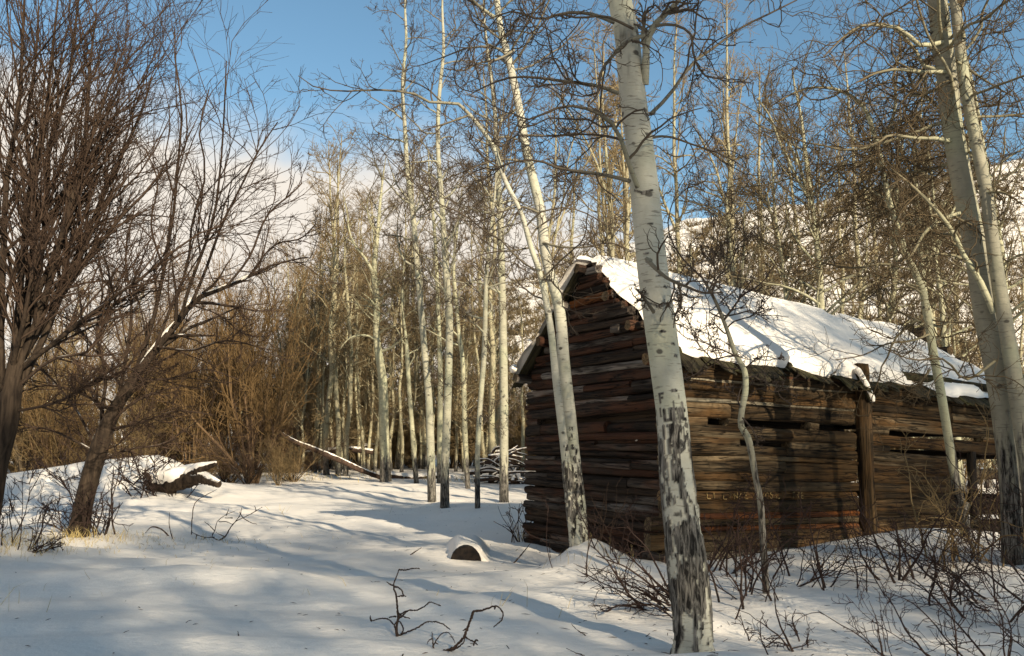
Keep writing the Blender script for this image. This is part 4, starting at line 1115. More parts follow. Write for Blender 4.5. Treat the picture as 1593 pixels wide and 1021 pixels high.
def proto_aspen(seed, hgt, nl, t0, forks=0, mat=None, stem_r=.125, twig=1.0):
    global rng
    keep, rng = rng, np.random.default_rng(seed)
    K = 26
    s = np.linspace(0, 1, K)
    P = np.zeros((K, 3)); P[:, 2] = s * hgt - .3 * (1 - s)
    for c in (0, 1): P[:, c] = hgt * (.035 * noise(s * 2.2, seed, c * 7, seed) * s ** .5 + .012 * noise(s * 7, seed, c * 9, seed + 1)) + rng.normal(0, .02) * hgt * s
    P[:, :2] -= P[:1, :2]
    R = stem_r * (1 - s) ** .75 + .015; R[0] *= 1.2
    tr = BS(P, R)
    fk = spawn(tr, forks, t=(.45, .7), ang=24, angsd=6, Lrel=.42, Lt=0, K=14, wig=.07, up=.06, rr=.75, rtip=.02, rmin=.03) if forks else None
    st = tr
    l1 = spawn(tr, nl, t=(t0, .99), ang=52, angsd=12, L=2.7, Lt=.55, K=9, wig=.16, up=.07, rr=.5, rcap=.04, rtip=.012, rmin=.014)
    low = spawn(tr, 9, t=(.10, .42), ang=78, angsd=16, L=1.3, Lt=.2, K=9, wig=.22, up=-.03, rr=.25, rcap=.018, rtip=.008, rmin=.010)
    l1 = BS(np.concatenate([l1.P, low.P]), np.concatenate([l1.R, low.R]))
    if fk is not None:
        l1b = spawn(fk, 9, t=(.2, .99), ang=48, angsd=12, L=1.8, Lt=.5, K=9, wig=.16, up=.07, rr=.5, rcap=.035, rtip=.012, rmin=.014)
        l1 = BS(np.concatenate([l1.P, l1b.P]), np.concatenate([l1.R, l1b.R]))
    l2 = spawn(l1, 6, t=(.12, 1), ang=46, angsd=14, Lrel=.5, Lt=.45, K=6, wig=.22, up=.08, rr=.6, rtip=.007 * twig, rmin=.009 * twig)
    l3 = spawn(l2, 4, t=(.1, 1), ang=48, angsd=16, Lrel=.55, Lt=.35, K=4, wig=.28, up=.12, rr=.7, rtip=.005 * twig, rmin=.0065 * twig)
    l4 = spawn(l3, 2, t=(.2, 1), ang=48, angsd=16, Lrel=.5, Lt=.3, K=3, wig=.28, up=.12, rr=.7, rtip=.004 * twig, rmin=.005 * twig)
    rng = keep
    g = Geo(); g.tubes(tr.P, tr.R, 10, cap=True)
    if fk is not None: g.tubes(fk.P, fk.R, 8)
    g2 = Geo()
    for b, sd in ((l1, 5), (l2, 3), (l3, 3), (l4, 3)): g2.tubes(b.P, b.R, sd)
    return g.mesh('trunk', mat or M_ASPEN_FAR), g2.mesh('crown', mat or M_ASPEN_FAR)


def proto_shrub(seed, hgt, ns, spread, mat, twig=1.0, n2=8, n3=5, n4=3, wig=.09, ang=20, lean=None):
    global rng
    keep, rng = rng, np.random.default_rng(seed)
    d = rng.standard_normal((ns, 3)) * np.array([spread, spread, 0]); d[:, 2] = 1
    if lean is not None: d += np.asarray(lean)
    d = nrm(d); K = 10
    P = np.zeros((ns, K, 3)); P[:, 0] = d * .08; P[:, 0, 2] = -.15
    L = hgt * rng.uniform(.6, 1.08, ns)[:, None]
    for k in range(1, K):
        d = nrm(d + .06 * rng.standard_normal((ns, 3)) + .035 * UP)
        P[:, k] = P[:, k - 1] + d * L / (K - 1)
    s = np.linspace(0, 1, K)[None]
    R = (hgt * .0075 * rng.uniform(.5, 1.3, ns))[:, None] * (1 - s) + .005 * twig
    b = BS(P, R)
    a2 = spawn(b, n2, t=(.15, 1), ang=ang, angsd=8, Lrel=.42, Lt=.4, K=8, wig=wig, up=.06, rr=.6, rtip=.005 * twig, rmin=.007 * twig)
    a3 = spawn(a2, n3, t=(.1, 1), ang=ang + 4, angsd=9, Lrel=.5, Lt=.4, K=6, wig=wig * 1.3, up=.06, rr=.7, rtip=.004 * twig, rmin=.0055 * twig)
    a4 = spawn(a3, n4, t=(.1, 1), ang=ang + 6, angsd=9, Lrel=.5, Lt=.3, K=3, wig=wig * 1.5, up=.06, rr=.8, rtip=.003 * twig, rmin=.0042 * twig)
    rng = keep
    g = Geo(); g.tubes(b.P, b.R, 5)
    g2 = Geo()
    for x_ in (a2, a3, a4): g2.tubes(x_.P, x_.R, 3)
    return g.mesh('stems', mat), g2.mesh('twigs', mat)


def plant(name, label, cat, group, meshes, loc, rz, sc, parts, tilt=(0, 0), sz=1.0):
    r = thing(name, label, cat, loc, group); r.rotation_euler = (tilt[0], tilt[1], rz); r.scale = (sc, sc, sc * sz)
    for pn, me in zip(parts, meshes):
        c = bpy.data.objects.new(pn, me); COL.objects.link(c); c.parent = r
    return r


ASP = [proto_aspen(201, 13.5, 24, .30), proto_aspen(202, 14.5, 26, .38, 2), proto_aspen(203, 12.0, 24, .25), proto_aspen(204, 15.5, 24, .42, 1), proto_aspen(205, 11.0, 26, .22, 2), proto_aspen(206, 13.0, 22, .45)]
TNG = [proto_aspen(221, 9.5, 34, .12, 1, M_ASPEN_YEL, .09, .75), proto_aspen(222, 10.5, 34, .18, 2, M_ASPEN_YEL, .10, .75)]
WIL = [proto_shrub(301, 7.2, 13, .26, M_ORANGE, 1.4, n2=10, wig=.14, ang=26), proto_shrub(302, 6.6, 12, .32, M_ORANGE, 1.4, n2=10, wig=.14, ang=28), proto_shrub(303, 7.6, 12, .20, M_ORANGE, 1.4, n2=10, wig=.12, ang=24)]
DRK = [proto_shrub(321, 3.4, 14, .6, M_THICKET, 1.1, wig=.2, ang=38), proto_shrub(322, 4.4, 14, .5, M_WILLOW, 1.1, wig=.18, ang=34)]
THK = [proto_shrub(311, 4.2, 18, .45, M_THICKET, 1.5, wig=.14, ang=30), proto_shrub(312, 5.0, 18, .36, M_THICKET, 1.5, wig=.14, ang=28), proto_shrub(313, 3.0, 20, .6, M_THICKET, 1.5, wig=.2, ang=36)]
F = np.random.default_rng(77)


def place_px(px, D):
    p = at(px, 700, D); return (p[0], D, float(H(p[0], D)))




def place_label(head, px, D, far):
    d = 'farther ' if D > far else ''
    if px < 0: p = 'left of the broad willow'
    elif px < 120: p = 'behind the broad dark willow'
    elif px < 230: p = 'behind the leaning willow'
    elif px < 330: p = 'behind the snowy forked log'
    elif px < 440: p = 'right of the snowy forked log'
    elif px < 510: p = 'by the raised pole end'
    elif px < 575: p = 'by the low pole end'
    elif px < 640: p = 'behind the stout forked aspen'
    elif px < 715: p = 'behind the shaded aspen pair'
    elif px < 765: p = 'behind the thinnest crooked aspen'
    elif px < 830: p = 'beside the left corner of the cabin'
    elif px < 960: p = 'behind the cabin gable'
    elif px < 1120: p = 'behind the roof near the big aspen'
    elif px < 1300: p = 'behind the middle roof'
    elif px < 1460: p = 'behind the sagging roof end'
    else: p = 'behind the right hand aspens'
    return head + ' ' + d + p


# trunks that can be read one by one at the edge of the grove
for px, py, w, k in ((510, 738, 9, 0), (527, 740, 8, 3), (536, 740, 8, 2), (503, 728, 8, 5), (457, 715, 7, 1), (587, 728, 8, 0), (545, 716, 8, 3), (470, 712, 6, 2), (480, 716, 6, 5), (556, 716, 7, 0), (568, 716, 7, 2), (519, 722, 7, 4), (616, 730, 7, 5), (660, 730, 8, 3), (754, 728, 8, 2), (768, 720, 12, 4)):
    b = ground_hit(px, py)
    sc = np.clip(w / FPX * b[1] / 2 / .125, .65, 1.3)
    plant('aspen_tree', place_label('straight yellow lit aspen ' + ('with thick trunk' if w >= 9 else 'with slender trunk' if w <= 6 else 'with slim trunk' if w == 7 else 'with middling trunk'), px, 0, 1), 'tree', 'aspens at the front of the grove', ASP[k], b, F.uniform(0, 6.28), float(sc), ('trunk', 'crown'), (F.normal(0, .02), F.normal(0, .02)), float(F.uniform(1.0, 1.25)))
for i in range(96):
    px = F.uniform(430, 800) if i % 3 else F.uniform(440, 600); D = F.uniform(44, 61)
    plant('aspen_tree', place_label('thin bare aspen deep in the grove', px, D, 52), 'tree', 'aspens deep in the grove', ASP[i % 6], place_px(px, D), F.uniform(0, 6.28), float(F.uniform(.55, .85)), ('trunk', 'crown'), (F.normal(0, .025), F.normal(0, .025)), float(F.uniform(1.0, 1.35)))
for i in range(46):
    px = F.uniform(790, 1700); D = F.uniform(24, 58)
    plant('aspen_tree', place_label('bare twiggy aspen before the hillside', px, D, 40), 'tree', 'aspens behind the cabin', ASP[i % 6], place_px(px, D), F.uniform(0, 6.28), float(F.uniform(.62, 1.0)), ('trunk', 'crown'), (F.normal(0, .03), F.normal(0, .03)), float(F.uniform(.8, 1.05)))
for i in range(16):
    px = F.uniform(660, 1560); D = F.uniform(26, 44)
    if px < 800: D = F.uniform(36, 46)
    plant('aspen_tree', place_label('very tall bare aspen topping the grove' if px < 800 else 'very tall bare aspen against the sky', px, D, 40 if px < 800 else 35), 'tree', 'tall aspens reaching above the grove', ASP[(0, 1, 3, 5)[i % 4]], place_px(px, D), F.uniform(0, 6.28), float(F.uniform(.85, 1.1) * D / 36), ('trunk', 'crown'), (F.normal(0, .03), F.normal(0, .03)), 1.3)
for i in range(26):
    px = F.uniform(-150, 440); D = F.uniform(46, 60)
    plant('aspen_tree', place_label('pale bare aspen seen through twigs', px, D, 53), 'tree', 'aspens behind the willows', ASP[i % 6], place_px(px, D), F.uniform(0, 6.28), float(F.uniform(.5, .72)), ('trunk', 'crown'), (F.normal(0, .03), F.normal(0, .03)))
for i, (px, D) in enumerate(((1225, 22), (1310, 20.5), (1440, 26), (1500, 21), (1560, 23.5), (1610, 19), (1150, 25), (1370, 24), (1465, 22.5))):
    plant('aspen_tree', place_label('densely tangled short aspen', px, D, 22.5), 'tree', 'tangled aspens by the cabin end', TNG[i % 2], place_px(px, D), F.uniform(0, 6.28), float(F.uniform(.85, 1.12)), ('trunk', 'crown'), (F.normal(0, .04), F.normal(0, .05)))
# orange willows
for px, D, k, sc, lab in ((398, 36, 0, 1.10, 'tall orange twigged willow clump right of the snowy forked log'), (350, 39, 2, 1.05, 'orange willow clump directly behind the snowy forked log'), (300, 37, 1, 1.0, 'orange brown willow clump left of the snowy forked log'), (432, 45, 1, .95, 'orange willow clump at the left end of the leaning dead pole'), (240, 41, 0, .95, 'orange willow clump behind the leaning willow')):
    plant('willow_shrub', lab, 'shrub', 'orange willow clumps', WIL[k], place_px(px, D), F.uniform(0, 6.28), sc, ('stems', 'twigs'), sz=1.2)
for i in range(13):
    px = F.uniform(220, 450); D = F.uniform(40, 56)
    plant('willow_shrub', place_label('orange brown willow clump in the tangle', px, D, 48), 'shrub', 'willow clumps further back', WIL[i % 3], place_px(px, D), F.uniform(0, 6.28), float(F.uniform(.75, 1.1)), ('stems', 'twigs'), sz=1.25)
for i in range(15):
    px = F.uniform(-120, 260); D = F.uniform(34, 52)
    plant('thicket_shrub', place_label('dull brown leafless shrub', px, D, 43), 'shrub', 'shrubs behind the left willows', THK[i % 3] if i % 3 else WIL[1], place_px(px, D), F.uniform(0, 6.28), float(F.uniform(.8, 1.4)), ('stems', 'twigs'))
for i in range(13):
    px = F.uniform(40, 470); D = F.uniform(33, 39)
    plant('thicket_shrub', place_label('dark leafless shrub in the shade', px, D, 36), 'shrub', 'dark shrubs below the willows', DRK[i % 2], place_px(px, D), F.uniform(0, 6.28), float(F.uniform(.45, .8)), ('stems', 'twigs'))
for i in range(30):
    px = F.uniform(420, 830); D = F.uniform(50, 63)
    plant('thicket_shrub', place_label('dull brown leafless shrub of the grove', px, D, 53), 'shrub', 'undergrowth of the grove', THK[i % 3], place_px(px, D), F.uniform(0, 6.28), float(F.uniform(.8, 1.5)), ('stems', 'twigs'))
for i in range(34):
    px = F.uniform(820, 1750); D = F.uniform(28, 60)
    plant('thicket_shrub', place_label('leafless brown shrub at the hill foot', px, D, 44), 'shrub', 'shrubs behind the cabin', THK[i % 3], place_px(px, D), F.uniform(0, 6.28), float(F.uniform(.7, 1.3)), ('stems', 'twigs'))

# ------------------------------------------------------------------ fallen wood


def tube_thing(name, label, cat, pts, D, w, mat, sides=8, wob=.06, group=None, n=30):
    P, R = plimb(pts, D[0] if isinstance(D, tuple) else D, 1, 1, (D[1] - D[0]) if isinstance(D, tuple) else 0)
    Ds = P[:, 1]
    R = np.interp(np.linspace(0, 1, len(P)), np.linspace(0, 1, len(w)), w) / FPX * Ds / 2
    c = spline(np.hstack([P, R[:, None]]), n)
    off = c[0, :3].copy()
    root = thing(name, label, cat, off, group)
    g = Geo(); r = c[:, 3] * (1 + wob * rng.standard_normal(n)); g.tubes(c[:, :3], r, sides, cap=True); g.build('stem', mat, root, off=off)
    return root, c, off


# forked fallen log with snow, left
b = ground_hit(262, 764); Dfl = b[1]
root = thing('fallen_log', 'forked fallen log capped with snow lying at the mound on the left', 'log', b)
trunk = plimb([(236, 757), (256, 757), (270, 754), (287, 748), (302, 742)], Dfl, 24, 25, -.4)
forks = [plimb([(292, 744), (306, 734), (320, 728), (336, 722)], Dfl - .6, 17, 6, -.5), plimb([(294, 746), (310, 744), (325, 748), (341, 754)], Dfl - .6, 20, 10, -.6)]
for (P, R), nm in ((trunk, 'trunk'), (forks[0], 'limb'), (forks[1], 'limb')):
    c = spline(np.hstack([P, R[:, None]]), 22); g = Geo()
    g.tubes(c[:, :3], c[:, 3] * (1 + .09 * rng.standard_normal(22)), 10, cap=True); g.build(nm, M_WILLOW, root, off=b)
for fi, (P, R) in enumerate((trunk, forks[0], forks[1])):
    c = spline(np.hstack([P, R[:, None]]), 26); Q = c[:, :3].copy(); Q[:, 2] += c[:, 3] * 1.0
    g = Geo(); e = np.sin(np.linspace(.7, math.pi - .35, 26)) ** .5
    g.tubes(Q, c[:, 3] * (1.12, .95, .62)[fi] * e * (1 + .05 * noise(np.arange(26) * .35, 2, 0, 88)), 10, cap=True); g.build('snow_cap', M_SNOW, root, off=b)

# half buried log in the foreground, its sawn end facing the viewer
b = ground_hit(725, 871)
root = thing('buried_log', 'snow covered log with dark round end poking out of the snow', 'log', b)
a0 = b + np.array([0, 0, -.03]); a1 = b + np.array([-.14, 2.2, -.05])
g = Geo(); P = spline(np.array([a0 - np.array([0, .05, 0]), (a0 + a1) / 2, a1]), 12); g.tubes(P, np.full(12, .225) * (1 + .02 * rng.standard_normal(12)), 22, cap=True); g.build('log', M_DARKEND, root, off=b)
nt, na = 44, 61
T, XX = np.meshgrid(np.linspace(0, 1, nt), np.linspace(-.75, .75, na), indexing='ij')
yy = T * 3.0; xs = -.14 * T * 1.3
crest = .180 * (1 - sstep(.30, 1.0, T)) * (.80 + .20 * np.clip(T / .08, 0, 1) ** .5) + .03 * noise(T * 7, XX * 2, 0, 91) * np.clip(T * 6, 0, 1)
wd = .252 + .11 * T + .04 * np.sign(XX)
zz_ = crest * np.exp(-np.abs(XX / wd) ** 4.5) + .02 * np.exp(-(np.abs(XX) / .5) ** 2) - .03 - .05 * sstep(.5, .75, np.abs(XX)) - .06 * sstep(.7, 1, T)
top = np.stack([a0[0] + XX + xs, a0[1] + yy, H(a0[0] + XX + xs, a0[1] + yy) + zz_], -1)
i, j = np.meshgrid(np.arange(nt - 1) * na, np.arange(na - 1), indexing='ij')
g = Geo(); g.add(top.reshape(-1, 3), np.stack([i + j, i + j + 1, i + na + j + 1, i + na + j], -1).reshape(-1, 4))
bot = top[0].copy(); bot[:, 1] += .015; bot[:, 2] -= .30
k = np.arange(na - 1); g.add(np.concatenate([top[0], bot]), np.stack([k, k + na, k + na + 1, k + 1], -1)); g.build('snow_cap', M_SNOW, root, off=b)

# dead pole leaning at the grove edge
root, c, off = tube_thing('dead_pole', 'long thin fallen trunk with snow on top slanting down at the grove edge', 'log', [(428, 668), (455, 686), (490, 700), (530, 717), (560, 731), (592, 743)], (37, 39), (5, 7, 8, 8, 7), M_STICK, n=40)
Q = c[:, :3].copy(); Q[:, 2] += c[:, 3] * .8
g = Geo(); g.tubes(Q[3:-2], c[3:-2, 3] * .52 * (.8 + .3 * rng.random(35)), 6, cap=True); g.build('snow_strip', M_SNOW, root, off=off)

for lab, pts, D, w in (('snow topped fallen log lying behind the forked grove aspen', [(608, 742), (640, 746), (680, 744), (705, 747)], 40, (10, 11, 9)), ('grey fallen log lying across the grove floor', [(470, 706), (500, 704), (545, 700), (580, 704)], 47, (7, 8, 7)), ('short snowy log between the grove trunks', [(556, 700), (580, 696), (600, 699)], 50, (9, 9, 7)),
                       ('fallen log near the left willow shrubs', [(60, 692), (85, 688), (112, 690)], 40, (7, 7, 6))):
    root, c, off = tube_thing('fallen_log', lab, 'log', pts, D, w, M_STICK)
    Q = c[:, :3].copy(); Q[:, 2] += c[:, 3] * .75; g = Geo(); g.tubes(Q, c[:, 3] * .8, 6, cap=True); g.build('snow_cap', M_SNOW, root, off=off)


def brush_pile(label, px, py, wpx, hpx, n, seed, tilt=0.0):
    r = np.random.default_rng(seed)
    b = ground_hit(px, py); D = b[1]; s = D / FPX
    root = thing('brush_pile', label, 'brush pile', b)
    for i in range(n):
        h = hpx * s * r.uniform(0, 1) ; L = wpx * s * r.uniform(.45, 1.0) * (1 - .35 * h / (hpx * s))
        c0 = b + np.array([r.uniform(-.5, .5) * wpx * s * .5, r.uniform(-.8, .8), h * .9 + .05])
        a = r.normal(tilt, .35); yaw = r.normal(0, .7)
        d = np.array([math.cos(a) * math.cos(yaw), math.cos(a) * math.sin(yaw), math.sin(a)])
        P = spline(np.array([c0 - d * L / 2 - np.array([0, 0, .12]), c0 + r.normal(0, .05, 3), c0 + d * L / 2 - np.array([0, 0, .16])]), 8)
        R = np.linspace(r.uniform(.03, .09), r.uniform(.015, .04), 8)
        g = Geo(); g.tubes(P, R, 6, cap=True); g.build('stick', M_STICK, root, off=b)
        if r.random() < .75:
            Q = P.copy(); Q[:, 2] += R * .9; g = Geo(); g.tubes(Q, R * .85 * (.7 + .5 * r.random(8)), 6, cap=True); g.build('snow_strip', M_SNOW, root, off=b)


brush_pile('snowy brush pile beside the left corner of the cabin', 782, 752, 88, 55, 34, 1, .25)
brush_pile('low dark brush pile under snow between the grove trunks', 552, 722, 80, 30, 24, 2)
brush_pile('heap of snow streaked branches behind the snowy forked log', 300, 715, 90, 40, 20, 3, .4)

# ------------------------------------------------------------------ dead sticks standing in the foreground snow


def stick_thing(name, label, cat, lines, D, w, mat=M_STICK, group=None, dD=None):
    """a dead branch drawn through photo positions; the first line is the main stem from the snow up"""
    root = None
    for li, pts in enumerate(lines):
        P, R = plimb(pts, D, w * .85 if li == 0 else w * .52, w * .28, (dD[li] if dD else (0.0 if li == 0 else rng.uniform(-.18, .18))))
        c = spline(np.hstack([P, R[:, None]]), max(10, 5 * len(pts)))
        c[:, :3] += .0016 * rng.standard_normal((len(c), 3))
        if root is None:
            off = c[0, :3].copy(); root = thing(name, label, cat, off, group)
            e = c[0].copy(); e[2] -= .10; c = np.vstack([e, c])
        g = Geo(); g.tubes(c[:, :3], np.maximum(c[:, 3] * (1 + .14 * rng.standard_normal(len(c))), .0015), 7, cap=True)
        g.build('stem' if li == 0 else 'fork', mat, root, off=off)
    return root


def zm(L):   # positions read in an enlarged crop
    return [[(500 + x_ / 3.186, 760 + y_ / 3.186) for x_, y_ in l] for l in L]


D1 = ground_hit(618, 990)[1]
stick_thing('dead_branch', 'upright dark dead branch with loop and spreading arms in the foreground snow', 'branch', zm([[(376, 730), (372, 690), (380, 650), (376, 590), (370, 530), (358, 482), (370, 440), (385, 402)], [(385, 402), (420, 405), (450, 398), (488, 397)], [(358, 482), (340, 476), (323, 464)], [(358, 485), (385, 494), (402, 512), (408, 532), (420, 535)], [(408, 532), (390, 534), (374, 536)],
            [(376, 722), (370, 700), (352, 668), (330, 648), (300, 644), (270, 650), (248, 657)], [(248, 657), (243, 645), (242, 632)], [(380, 650), (405, 628), (432, 606), (475, 603), (505, 588), (545, 563), (565, 572), (592, 581)], [(378, 640), (400, 620), (420, 608), (438, 605)], [(395, 722), (410, 717), (440, 706), (480, 688), (520, 664), (560, 661), (590, 668), (615, 682), (637, 700)],
            [(376, 728), (395, 726), (405, 705), (402, 682), (390, 662), (376, 660), (362, 680), (372, 715)], [(380, 618), (400, 632), (438, 644)], [(370, 634), (352, 636), (336, 640)]]), D1, 5.2)
D2 = ground_hit(690, 1012)[1]
stick_thing('dead_branch', 'bent dark dead branch curling over at its tip near the bottom edge', 'branch', zm([[(602, 808), (640, 798), (680, 768), (708, 735), (725, 690), (742, 645), (756, 610), (790, 608), (830, 592), (866, 584), (890, 600), (900, 624), (890, 656), (870, 674), (852, 686)], [(640, 806), (672, 790), (705, 762), (712, 740)], [(710, 735), (735, 750), (758, 762), (774, 776)], [(758, 762), (768, 752), (776, 756)], [(756, 770), (752, 780)], [(640, 798), (648, 806)], [(726, 690), (712, 700), (700, 706)], [(862, 586), (858, 600)]]), D2, 5.5)
D3 = ground_hit(674, 1008)[1]
stick_thing('dead_branch', 'small forked dead twig left of the bent branch', 'branch', zm([[(556, 800), (554, 770), (550, 740), (548, 710)], [(552, 742), (534, 752), (522, 772)], [(557, 775), (570, 752), (590, 726), (610, 714), (628, 714), (645, 735), (665, 766)], [(565, 765), (580, 772)]]), D3, 3.6)
for lab, lines, w in (('short dark stick angled out of the snow left of the buried log', [[(639, 863), (656, 852)]], 2.8), ('long thin stick slanting from the snow before the gable', [[(800, 876), (812, 862), (828, 842)]], 3.2), ('forked stick at the left foot of the gable', [[(806, 843), (795, 828), (768, 811)], [(804, 841), (796, 826), (790, 812)]], 2.8),
                      ('thin upright stalk in front of the gable', [[(856, 868), (855, 850), (856, 832)]], 1.6), ('short leaning stick near the snow heap of the twin aspen', [[(868, 867), (874, 860)]], 3), ('tiny dead twig lying below the shrub beside the big aspen', [[(911, 989), (898, 980), (888, 970)]], 2.2), ('thin twig at the bottom edge of the snow', [[(908, 1020), (896, 1016), (881, 1009)]], 2.5),
                      ('arched dark twig right of the leaning willow', [[(262, 834), (250, 823), (236, 820), (226, 829)]], 3.2), ('upright crooked twig near the arched twig', [[(268, 838), (263, 815), (264, 797)]], 2.0), ('thin bent stalk left of the fan shaped dead branch', [[(298, 832), (299, 805), (304, 782), (325, 768), (337, 762)]], 2.0), ('short upright stalk in the left foreground snow', [[(371, 990), (370, 982)]], 2.5),
                      ('straight thin stalk beside the left edge grass', [[(64, 838), (66, 800), (64, 770)]], 1.8), ('pair of thin stalks standing near the bottom right edge', [[(1372, 1018), (1362, 960), (1352, 935)], [(1378, 1015), (1370, 950), (1368, 920)]], 2.6)):
    D = ground_hit(*lines[0][0])[1]; stick_thing('twig', lab, 'twig', lines, D, w)
Df = ground_hit(341, 842)[1]
stick_thing('dead_branch', 'fan shaped fallen branch with fine forks lying left of centre', 'branch', [[(341, 841), (350, 835), (358, 822), (366, 812), (378, 806), (390, 800), (408, 789)], [(338, 840), (330, 835), (334, 826), (338, 812), (350, 802), (366, 795)], [(334, 836), (318, 836), (306, 832), (298, 828)], [(306, 832), (304, 845)], [(320, 836), (314, 843)], [(340, 812), (352, 812), (362, 816)], [(366, 812), (374, 800), (376, 790)], [(378, 806), (372, 796)], [(378, 806), (388, 812), (400, 816)], [(390, 800), (398, 794), (396, 787)], [(334, 826), (326, 818), (318, 812)], [(352, 802), (356, 792)], [(350, 835), (338, 830)], [(362, 806), (350, 806)]], Df, 2.8)


def bush(name, label, cat, px, py, hpx, ns, spread, seed, mat=M_SHRUB, lean=None, w=3.2, n2=5, n3=3, wig=.2, ang=36, foot=.25, group=None, droop=0.02, D=None):
    """a low leafless shrub: each stem with its twigs is one part"""
    global rng
    keep, rng = rng, np.random.default_rng(seed)
    b = ground_hit(px, py) if D is None else np.array(place_px(px, D)); s = b[1] / FPX; hgt = hpx * s
    root = thing(name, label, cat, b, group)
    K = 12
    d = rng.standard_normal((ns, 3)) * np.array([spread, spread, 0]); d[:, 2] = 1
    if lean is not None: d += np.asarray(lean)
    d = nrm(d); P = np.zeros((ns, K, 3)); P[:, 0] = rng.standard_normal((ns, 3)) * np.array([foot, foot, 0])
    P[:, 0, 2] = H(P[:, 0, 0] + b[0], P[:, 0, 1] + b[1]) - b[2] - .05
    L = hgt * rng.uniform(.55, 1.15, ns)[:, None] / (K - 1)
    for k in range(1, K):
        d = nrm(d + wig * .5 * rng.standard_normal((ns, 3)) - droop * UP * (k / K)); P[:, k] = P[:, k - 1] + d * L
    R = (w * s / 2 * rng.uniform(.6, 1.3, ns))[:, None] * np.linspace(1, .35, K)[None]
    st = BS(P, R)
    a2 = spawn(st, n2, t=(.15, 1), ang=ang, angsd=14, Lrel=.42, Lt=.4, K=7, wig=wig, up=.03, rr=.65, rtip=.4 * s, rmin=.55 * s)
    a3 = spawn(a2, n3, t=(.15, 1), ang=ang, angsd=14, Lrel=.45, Lt=.3, K=5, wig=wig * 1.2, up=.05, rr=.75, rtip=.35 * s, rmin=.45 * s)
    rng = keep
    branch_parts(root, st, [a2, a3], mat, np.zeros(3), sides0=6, name='stem', lsides=(4, 3))
    return root


SG = 'leafless shrubs by the cabin'
bush('shrub', 'dark arching shrub spreading left from the foot of the big aspen', 'shrub', 1052, 952, 150, 16, .5, 1, lean=(-1.15, -.1, 0), w=3.6, n2=6, n3=4, wig=.2, ang=42, group=SG, droop=.10)
bush('shrub', 'upright reddish stemmed shrub right of the big aspen', 'shrub', 1175, 935, 150, 12, .45, 2, group=SG, w=3.2)
bush('shrub', 'upright dark shrub before the foot of the long cabin wall', 'shrub', 1235, 905, 135, 11, .42, 3, group=SG, w=3.0)
bush('shrub', 'slim stemmed shrub in front of the tall cabin post', 'shrub', 1300, 915, 130, 8, .45, 4, group=SG, w=2.8)
bush('shrub', 'low tangled shrub near the bottom edge right of the big aspen', 'shrub', 1235, 1005, 100, 7, .7, 5, group=SG, w=3.2, wig=.28)
bush('shrub', 'leaning shrub with long bare rods crossing right of the big aspen', 'shrub', 1130, 890, 180, 7, .5, 6, lean=(.8, -.2, 0), group=SG, w=4, n2=4)
bush('shrub', 'spreading shrub on the snow bank below the window gap', 'shrub', 1440, 900, 160, 9, .7, 7, group=SG, w=3.4)
bush('shrub', 'dense dark tangle of twigs at the right edge', 'shrub', 1570, 960, 240, 23, .75, 8, lean=(-.55, 0, 0), group=SG, w=3.4, n2=7, n3=4, wig=.22, ang=44, foot=.5, droop=.06)
bush('shrub', 'thorny dark shrub in the bottom right corner', 'shrub', 1550, 1030, 190, 13, .9, 9, lean=(-.6, 0, 0), group=SG, w=3.0, n2=7, n3=4, wig=.25, ang=48, foot=.45, droop=.05)
bush('shrub', 'shrub with pale dead rods under the right hand aspens', 'shrub', 1500, 870, 190, 16, .6, 10, M_THICKET, group=SG, w=3.0)
bush('shrub', 'thin bush at the far end of the cabin wall', 'shrub', 1585, 850, 220, 18, .6, 11, group=SG, w=3.0, lean=(-.2, 0, 0))
bush('shrub', 'sparse thin weeds growing along the gable foot', 'shrub', 950, 868, 105, 12, .35, 12, M_SHRUB, group=SG, w=1.8, n2=2, n3=1, foot=.4)
bush('shrub', 'few thin stalks growing right beside the twin aspen', 'shrub', 930, 846, 110, 5, .2, 13, M_WILLOW, group=SG, w=2.0, n2=2, n3=1, foot=.12)
bush('shrub', 'thin dry stalks at the left corner of the gable', 'shrub', 812, 842, 75, 12, .22, 14, M_WILLOW, group=SG, w=1.8, n2=2, n3=1, foot=.12)
SL = 'leafless shrubs on the left'
bush('shrub', 'clump of thin shoots right beside the leaning willow trunk', 'shrub', 147, 832, 110, 16, .28, 20, group=SL, w=2.4, lean=(.2, 0, 0), foot=.18)
bush('shrub', 'thin shoots left of the leaning willow trunk', 'shrub', 108, 828, 75, 8, .4, 21, group=SL, w=2.2, lean=(-.5, 0, 0), foot=.1)
bush('shrub', 'dark little bush against the mound left of the forked log', 'shrub', 238, 768, 66, 22, .6, 22, group=SL, w=2.0, foot=.4)
bush('shrub', 'low twiggy bush on the snow mound behind the leaning willow', 'shrub', 195, 738, 58, 14, .5, 23, group=SL, w=1.8, foot=.5)
bush('shrub', 'small twiggy bush on the mound near the left edge', 'shrub', 95, 740, 55, 12, .6, 24, group=SL, w=1.8, foot=.6)
bush('shrub', 'bunch of stalks at the left edge of the clearing', 'shrub', 12, 850, 100, 12, .3, 25, M_SHRUB, group=SL, w=2.2, foot=.25)
bush('shrub', 'low dead bush leaning right in the dry grass', 'shrub', 48, 858, 45, 8, .4, 26, M_SHRUB, lean=(1.0, 0, 0), group=SL, w=2.2, foot=.08)

